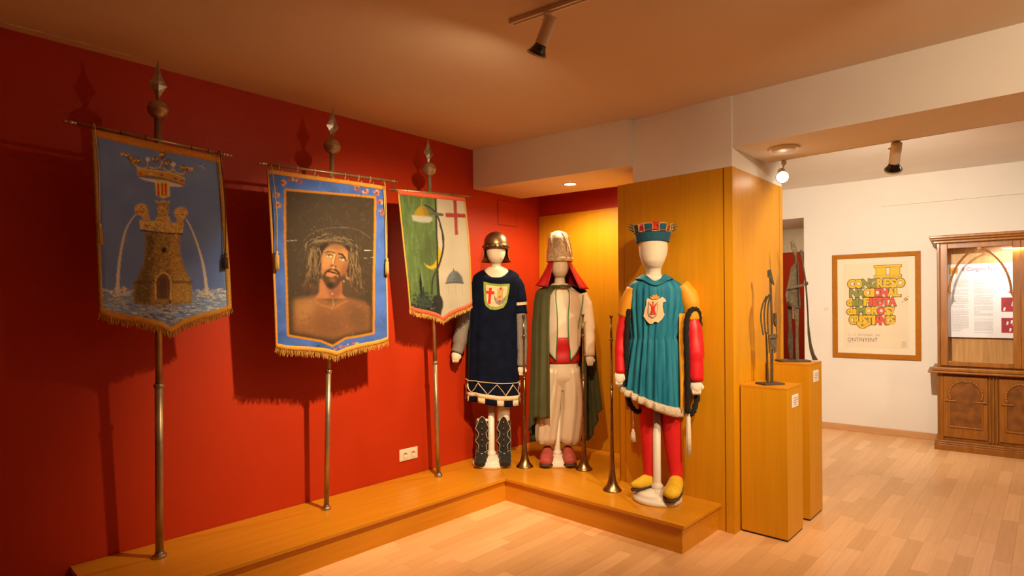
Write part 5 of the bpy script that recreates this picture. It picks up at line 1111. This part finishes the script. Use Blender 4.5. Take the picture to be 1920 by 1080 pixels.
for k in range(3):
    x0 = .075+.439*k; x1 = x0+.353; pz0, pz1 = .135, .755
    dr = MB().box((x0, .028, pz0), (x1, .05, pz1)).obj('lower_door', M_cab, cab, bevel=.004)
    xl, xr = x0+.050, x1-.044; zb_ = .245; zc_ = .505
    MB().plate([(xl, zb_), (xr, zb_), (xr, zc_)]+[(( xl+xr)/2+ .125*math.cos(a_), .578+.125*math.sin(a_)) for a_ in np.linspace(-.55, math.pi+.55, 22)]+[(xl, zc_)], .022, .029).obj('burr_panel', M_cabd, dr)
    for x in (xl, xr): MB().box((x-.006, .014, zb_), (x+.006, .03, zc_)).obj('panel_moulding', M_cab, dr, bevel=.003)
    MB().box((xl-.006, .014, zb_-.008), (xr+.006, .03, zb_+.006)).obj('panel_moulding', M_cab, dr, bevel=.003)
    xm = (xl+xr)/2
    beads([(xm+.132*math.cos(a_), .020, .580+.132*math.sin(a_)) for a_ in np.linspace(-.45, math.pi+.45, 16)], .012, M_cab, dr, 'horseshoe_arch')
    for sg in (-1, 1): MB().box((xm+sg*.118-.046, .006, .500), (xm+sg*.118+.046, .03, .514)).obj('arch_cap', M_cab, dr, bevel=.003)
    MB().box((xm-.012, .006, .695), (xm+.012, .028, .722)).obj('keystone', M_cab, dr, bevel=.002)
    MB().lathe([(.006, 0), (.006, -.004), (.003, -.006)], 10, (x1-.018, .027, .49), 'y').obj('key_escutcheon', M_rust, dr)
    if k < 2:
        for dx in (.016, .043, .070): MB().box((x1+dx-.006, .024, .12), (x1+dx+.006, .052, .77)).obj('pilaster_bead', M_cab, cab, bevel=.004)
# information board standing in the cabinet
ib = thing('information_board', 'white printed information board behind the cabinet glass', 'board', CB, ca_)
MB().box((.100, .300, 1.137), (1.28, .306, 1.896)).obj('panel', M_board, ib)
text('board_title', 'II Congrés Nacional d', M_pink, ib, TX(.232, .2992, 1.822), .058, .0004, .0004, sx=.80)
for x, z, s_, m, y in ((.165, 1.835, .040, M_pyel, .2994), (.172, 1.828, .028, M_goldtape, .2990)): MB().plate([(x-s_, z-s_), (x+s_*.8, z-s_*.9), (x+s_, z+s_*.7), (x+s_*.2, z+s_*.6), (x, z+s_), (x-s_*.3, z+s_*.5), (x-s_*.9, z+s_*.8)], y-.0004, y).obj('board_emblem', m, ib)
MB().box((.168, .2982, 1.806), (.178, .2986, 1.852)).box((.150, .2982, 1.822), (.196, .2986, 1.832)).obj('emblem_cross', M_pred, ib)
bt = random.Random(4)
for cxa, cxb in ((.150, .285), (.332, .480), (.70, .85)):
    pr = MB(); z = 1.735
    while z > 1.18:
        if bt.random() < .14: z -= .012; continue
        e = cxb if bt.random() < .8 else cxa+(cxb-cxa)*bt.uniform(.3, .9)
        x = cxa
        while x < e-.004: l = bt.uniform(.008, .022); pr.box((x, .2994, z-.0045), (min(e, x+l), .2999, z)); x += l+.004
        z -= .0115
    o_ = pr.obj('printed_text_column', M_gtext, ib)
for x0, x1, z0, z1 in ((.545, .66, 1.402, 1.545), (.545, .66, 1.19, 1.34), (.92, 1.12, 1.30, 1.60)):
    ph = MB().box((x0, .2990, z0), (x1, .2998, z1)).obj('board_photo', M_photo, ib)
    for k in range(4): xx = bt.uniform(x0+.01, x1-.03); zz_ = bt.uniform(z0+.01, z1-.04); MB().plate([(xx, zz_), (xx+.014, zz_), (xx+.02, zz_+.03), (xx+.006, zz_+.036)], .2984, .2989).obj('photo_detail', M_board, ph)

# ================================================================== SOCKET, DETECTOR
so = thing('double_wall_socket', 'white double power socket low on the red wall', 'socket', (0, 2.797, .346))
sp_ = MB().box((0, -.088, -.046), (.010, .088, .046)).obj('socket_plate', M_plastic, so, bevel=.006)
for y in (-.038, .038):
    ins = MB().box((.010, y-.033, -.034), (.0125, y+.033, .034)).obj('socket_insert', M_plastic, so, bevel=.002)
    MB().lathe([(.0205, .0125), (.0215, .0150), (.0185, .0155), (.0178, .0128), (.001, .0127)], 24, (0, y, 0), 'x').obj('socket_ring', M_plastic, ins, smooth=True)
    MB().surf(lambda u, v, y=y: (.0131, y+.0172*(1-.45*v)*math.cos(math.pi*u), .0172*(1-.45*v)*math.sin(math.pi*u)), 14, 2).obj('socket_recess', mat('recess_brown', (.30, .20, .12), .8), ins, solid=.0005)
    MB().lathe([(.003, .0128), (.003, .0136)], 8, (0, y, -.011), 'x').obj('pin_hole', M_dark, ins)
vt_ = thing('ceiling_vent', 'round white vent disc under the deep beam', 'vent', (2.416, 4.035, 2.522))
MB().lathe([(.098, 0), (.098, -.006), (.088, -.014), (.080, -.010), (.078, -.004)], 40).obj('vent_ring', M_lampwhite, vt_, smooth=True); MB().lathe([(.074, 0), (.072, -.012), (.05, -.018), (.001, -.019)], 40).obj('vent_disc', M_lampwhite, vt_, smooth=True)

# ================================================================== LAMPS
M_bulb = mat('halogen_lens', (1, .9, .7), .3, emit=(1, .82, .55), estr=30); M_star = mat('bright_halogen_lens', (1, .95, .85), .3, emit=(1, .88, .66), estr=25); M_down = mat('downlight_lens', (1, .95, .85), .3, emit=(1, .86, .62), estr=60)
def spotlight(label, top, pivot, direc, k=1.0, bulb=M_bulb, energy=0, angle=80, blend=1, spill=0, group='track spotlights', target=None, lamp_r=.03, colr=WARM, spill_to=None, spill_angle=178):
    root = thing('track_spotlight', label, 'spotlight', top, 0, group)
    T = Vector(top); Pv = Vector(pivot)-T; d = Vector(direc).normalized()
    MB().lathe([(.020*k, 0), (.022*k, -.012*k), (.020*k, -.03*k), (.012*k, -.04*k)], 18).obj('track_adapter', M_lampwhite, root, smooth=True)
    MB().tube([(0, 0, -.03*k), tuple(Pv)], .006*k, 10).obj('stem', M_lampwhite, root, smooth=True)
    rot = d.to_track_quat('Z', 'Y').to_matrix().to_4x4(); Mx = Matrix.Translation(Pv) @ rot
    def part(mb, name, m, par=root, sm=True):
        mb.v = [tuple(Mx @ Vector(v)) for v in mb.v]; return mb.obj(name, m, par, smooth=sm)
    hs = part(MB().lathe([(.001, -.075*k), (.030*k, -.075*k), (.033*k, -.070*k), (.033*k, .060*k), (.0345*k, .066*k), (.030*k, .070*k), (.001, .070*k)], 28), 'housing', M_lampwhite, sm=False)
    part(MB().lathe([(.006*k, 0), (.007*k, .004*k), (.005*k, .014*k), (.001, .015*k)], 10, (.031*k, 0, -.04*k), 'x'), 'knob', M_lampwhite, hs)
    fl_ = part(MB().lathe([(.030*k, .066*k), (.033*k, .085*k), (.046*k, .112*k), (.0535*k, .122*k), (.051*k, .122*k), (.040*k, .108*k), (.028*k, .085*k)], 32), 'reflector_shade', M_black)
    part(MB().lathe([(.053*k, .120*k), (.055*k, .121*k), (.055*k, .131*k), (.049*k, .131*k), (.049*k, .122*k)], 32), 'front_ring', M_lampwhite)
    part(MB().lathe([(.048*k, .1215*k), (.044*k, .127*k), (.03*k, .130*k), (.001, .131*k)], 28), 'lens', bulb)
    mouth = T+Mx @ Vector((0, 0, .150*k))
    if energy: lamp('spot_beam', 'SPOT', mouth, energy, colr, target or mouth+d, angle, blend, lamp_r)
    if spill: lamp('spot_spill_fill', 'SPOT', T+Mx @ Vector((0, 0, .136*k)), spill, colr, spill_to or mouth+d, spill_angle, .35, .02)
    return root
trk = thing('ceiling_track', 'white ceiling track that carries the spotlight above the banners', 'light track', (1.83, 2.05, H), math.atan(.143))
MB().box((0, -.018, -.020), (3.1, -.006, 0)).box((0, .006, -.020), (3.1, .018, 0)).box((0, -.006, -.006), (3.1, .006, 0)).obj('track_rail', M_lampwhite, trk); MB().box((-.012, -.019, -.022), (0, .019, 0)).obj('end_cap', M_lampwhite, trk, bevel=.002)
ty = lambda x: 2.05+.143*(x-1.83)
spotlight('white track spotlight with black shade hanging above the banners', (2.02, ty(2.02), H-.020), (2.045, ty(2.02)-.04, 2.735), (-.62, .10, -.80), .86, energy=BAN, angle=90, blend=1, spill=SPL, target=(.0, 2.7, .75))
spotlight('white track spotlight outside the view aimed at the teal costume', (3.2, ty(3.2), H-.020), (3.2, ty(3.2), 2.73), (-1.5, 1.45, -1.4), 1, energy=COS, angle=64, blend=1, target=(1.62, 3.66, .9))
spotlight('white track spotlight outside the view aimed at the iron figures', (4.45, ty(4.45), H-.020), (4.45, ty(4.45), 2.73), (-2.2, 1.6, -1.1), 1, energy=SCU, angle=60, blend=1, spill=75, spill_to=(4.3, 3.9, 2.5), spill_angle=140, colr=(1, .78, .50), lamp_r=.015, target=(2.2, 4.05, 1.0))  # its spill is an added light turned aside to brighten the ceiling beam
bt_ = thing('beam_track', 'thin white track along the far edge of the deep beam', 'light track', (2.2, 4.3605, 2.524))
MB().box((0, 0, 0), (3.8, .012, .02)).box((0, .02, 0), (3.8, .032, .02)).box((0, .012, .014), (3.8, .02, .02)).obj('track_rail', M_lampwhite, bt_)
spotlight('white track spotlight with black shade under the beam lighting the poster', (2.985, 4.40, 2.523), (2.975, 4.41, 2.455), (-.18, .55, -.62), .95, energy=POS, angle=95, blend=1, spill=40, colr=(1, .86, .66), target=(2.3, 7.7, 1.55))
spotlight('dazzling lit track spotlight under the beam beside the veneer block', (2.30, 4.40, 2.523), (2.285, 4.40, 2.435), (.30, -.80, -.42), .8, bulb=M_star, energy=STA, angle=80, blend=1, target=(3.6, 2.2, 0))
dl = thing('recessed_downlight', 'lit recessed downlight in the soffit above the niche', 'downlight', (.74, 3.935, ZS), 0)
MB().lathe([(.062, 0), (.062, -.004), (.052, -.007), (.046, -.002)], 36).obj('trim_ring', M_lampwhite, dl, smooth=True); MB().lathe([(.048, -.0008), (.04, -.004), (.001, -.005)], 28).obj('lens', M_down, dl, smooth=True)
lamp('downlight_beam', 'SPOT', (.74, 3.935, ZS-.03), NIC, (1, .78, .48), (.74, 3.95, 0), 165, .6, .04)
def fill_disc(label, loc, e, col_=WARM, r=.11):  # made-up ceiling fixture, added for fill light
    t_ = thing('fill_lamp', label, 'fill lamp', loc, 0, 'added fill lamps outside the view')
    MB().lathe([(r, 0), (r, -.02), (r*.9, -.03), (r*.86, -.026)], 32).obj('lamp_ring', M_lampwhite, t_, smooth=True); MB().lathe([(r*.88, -.004), (r*.8, -.02), (.001, -.022)], 28).obj('diffuser', M_bulb, t_, smooth=True)
    lamp('fill_lamp_light', 'AREA', (loc[0], loc[1], loc[2]-.05), e, col_, (loc[0], loc[1], 0), size=.25)
fill_disc('added round fill lamp right of the viewer over the banner room', (5.5, 1.4, H), FIL)
fill_disc('added round fill lamp out of view in the right of the far room', (4.6, 5.9, 2.92), FAR, (1, .86, .66))
fill_disc('added round fill lamp in the room beyond the doorway', (.7, 9.2, 2.92), BEY)
lamp('cabinet_lamp', 'AREA', (CB[0]+.62, CB[1]+.06+.09, 2.04), CABL, (1, .96, .92), (CB[0]+.60, CB[1]+.06+.26, 1.3), size=.25)
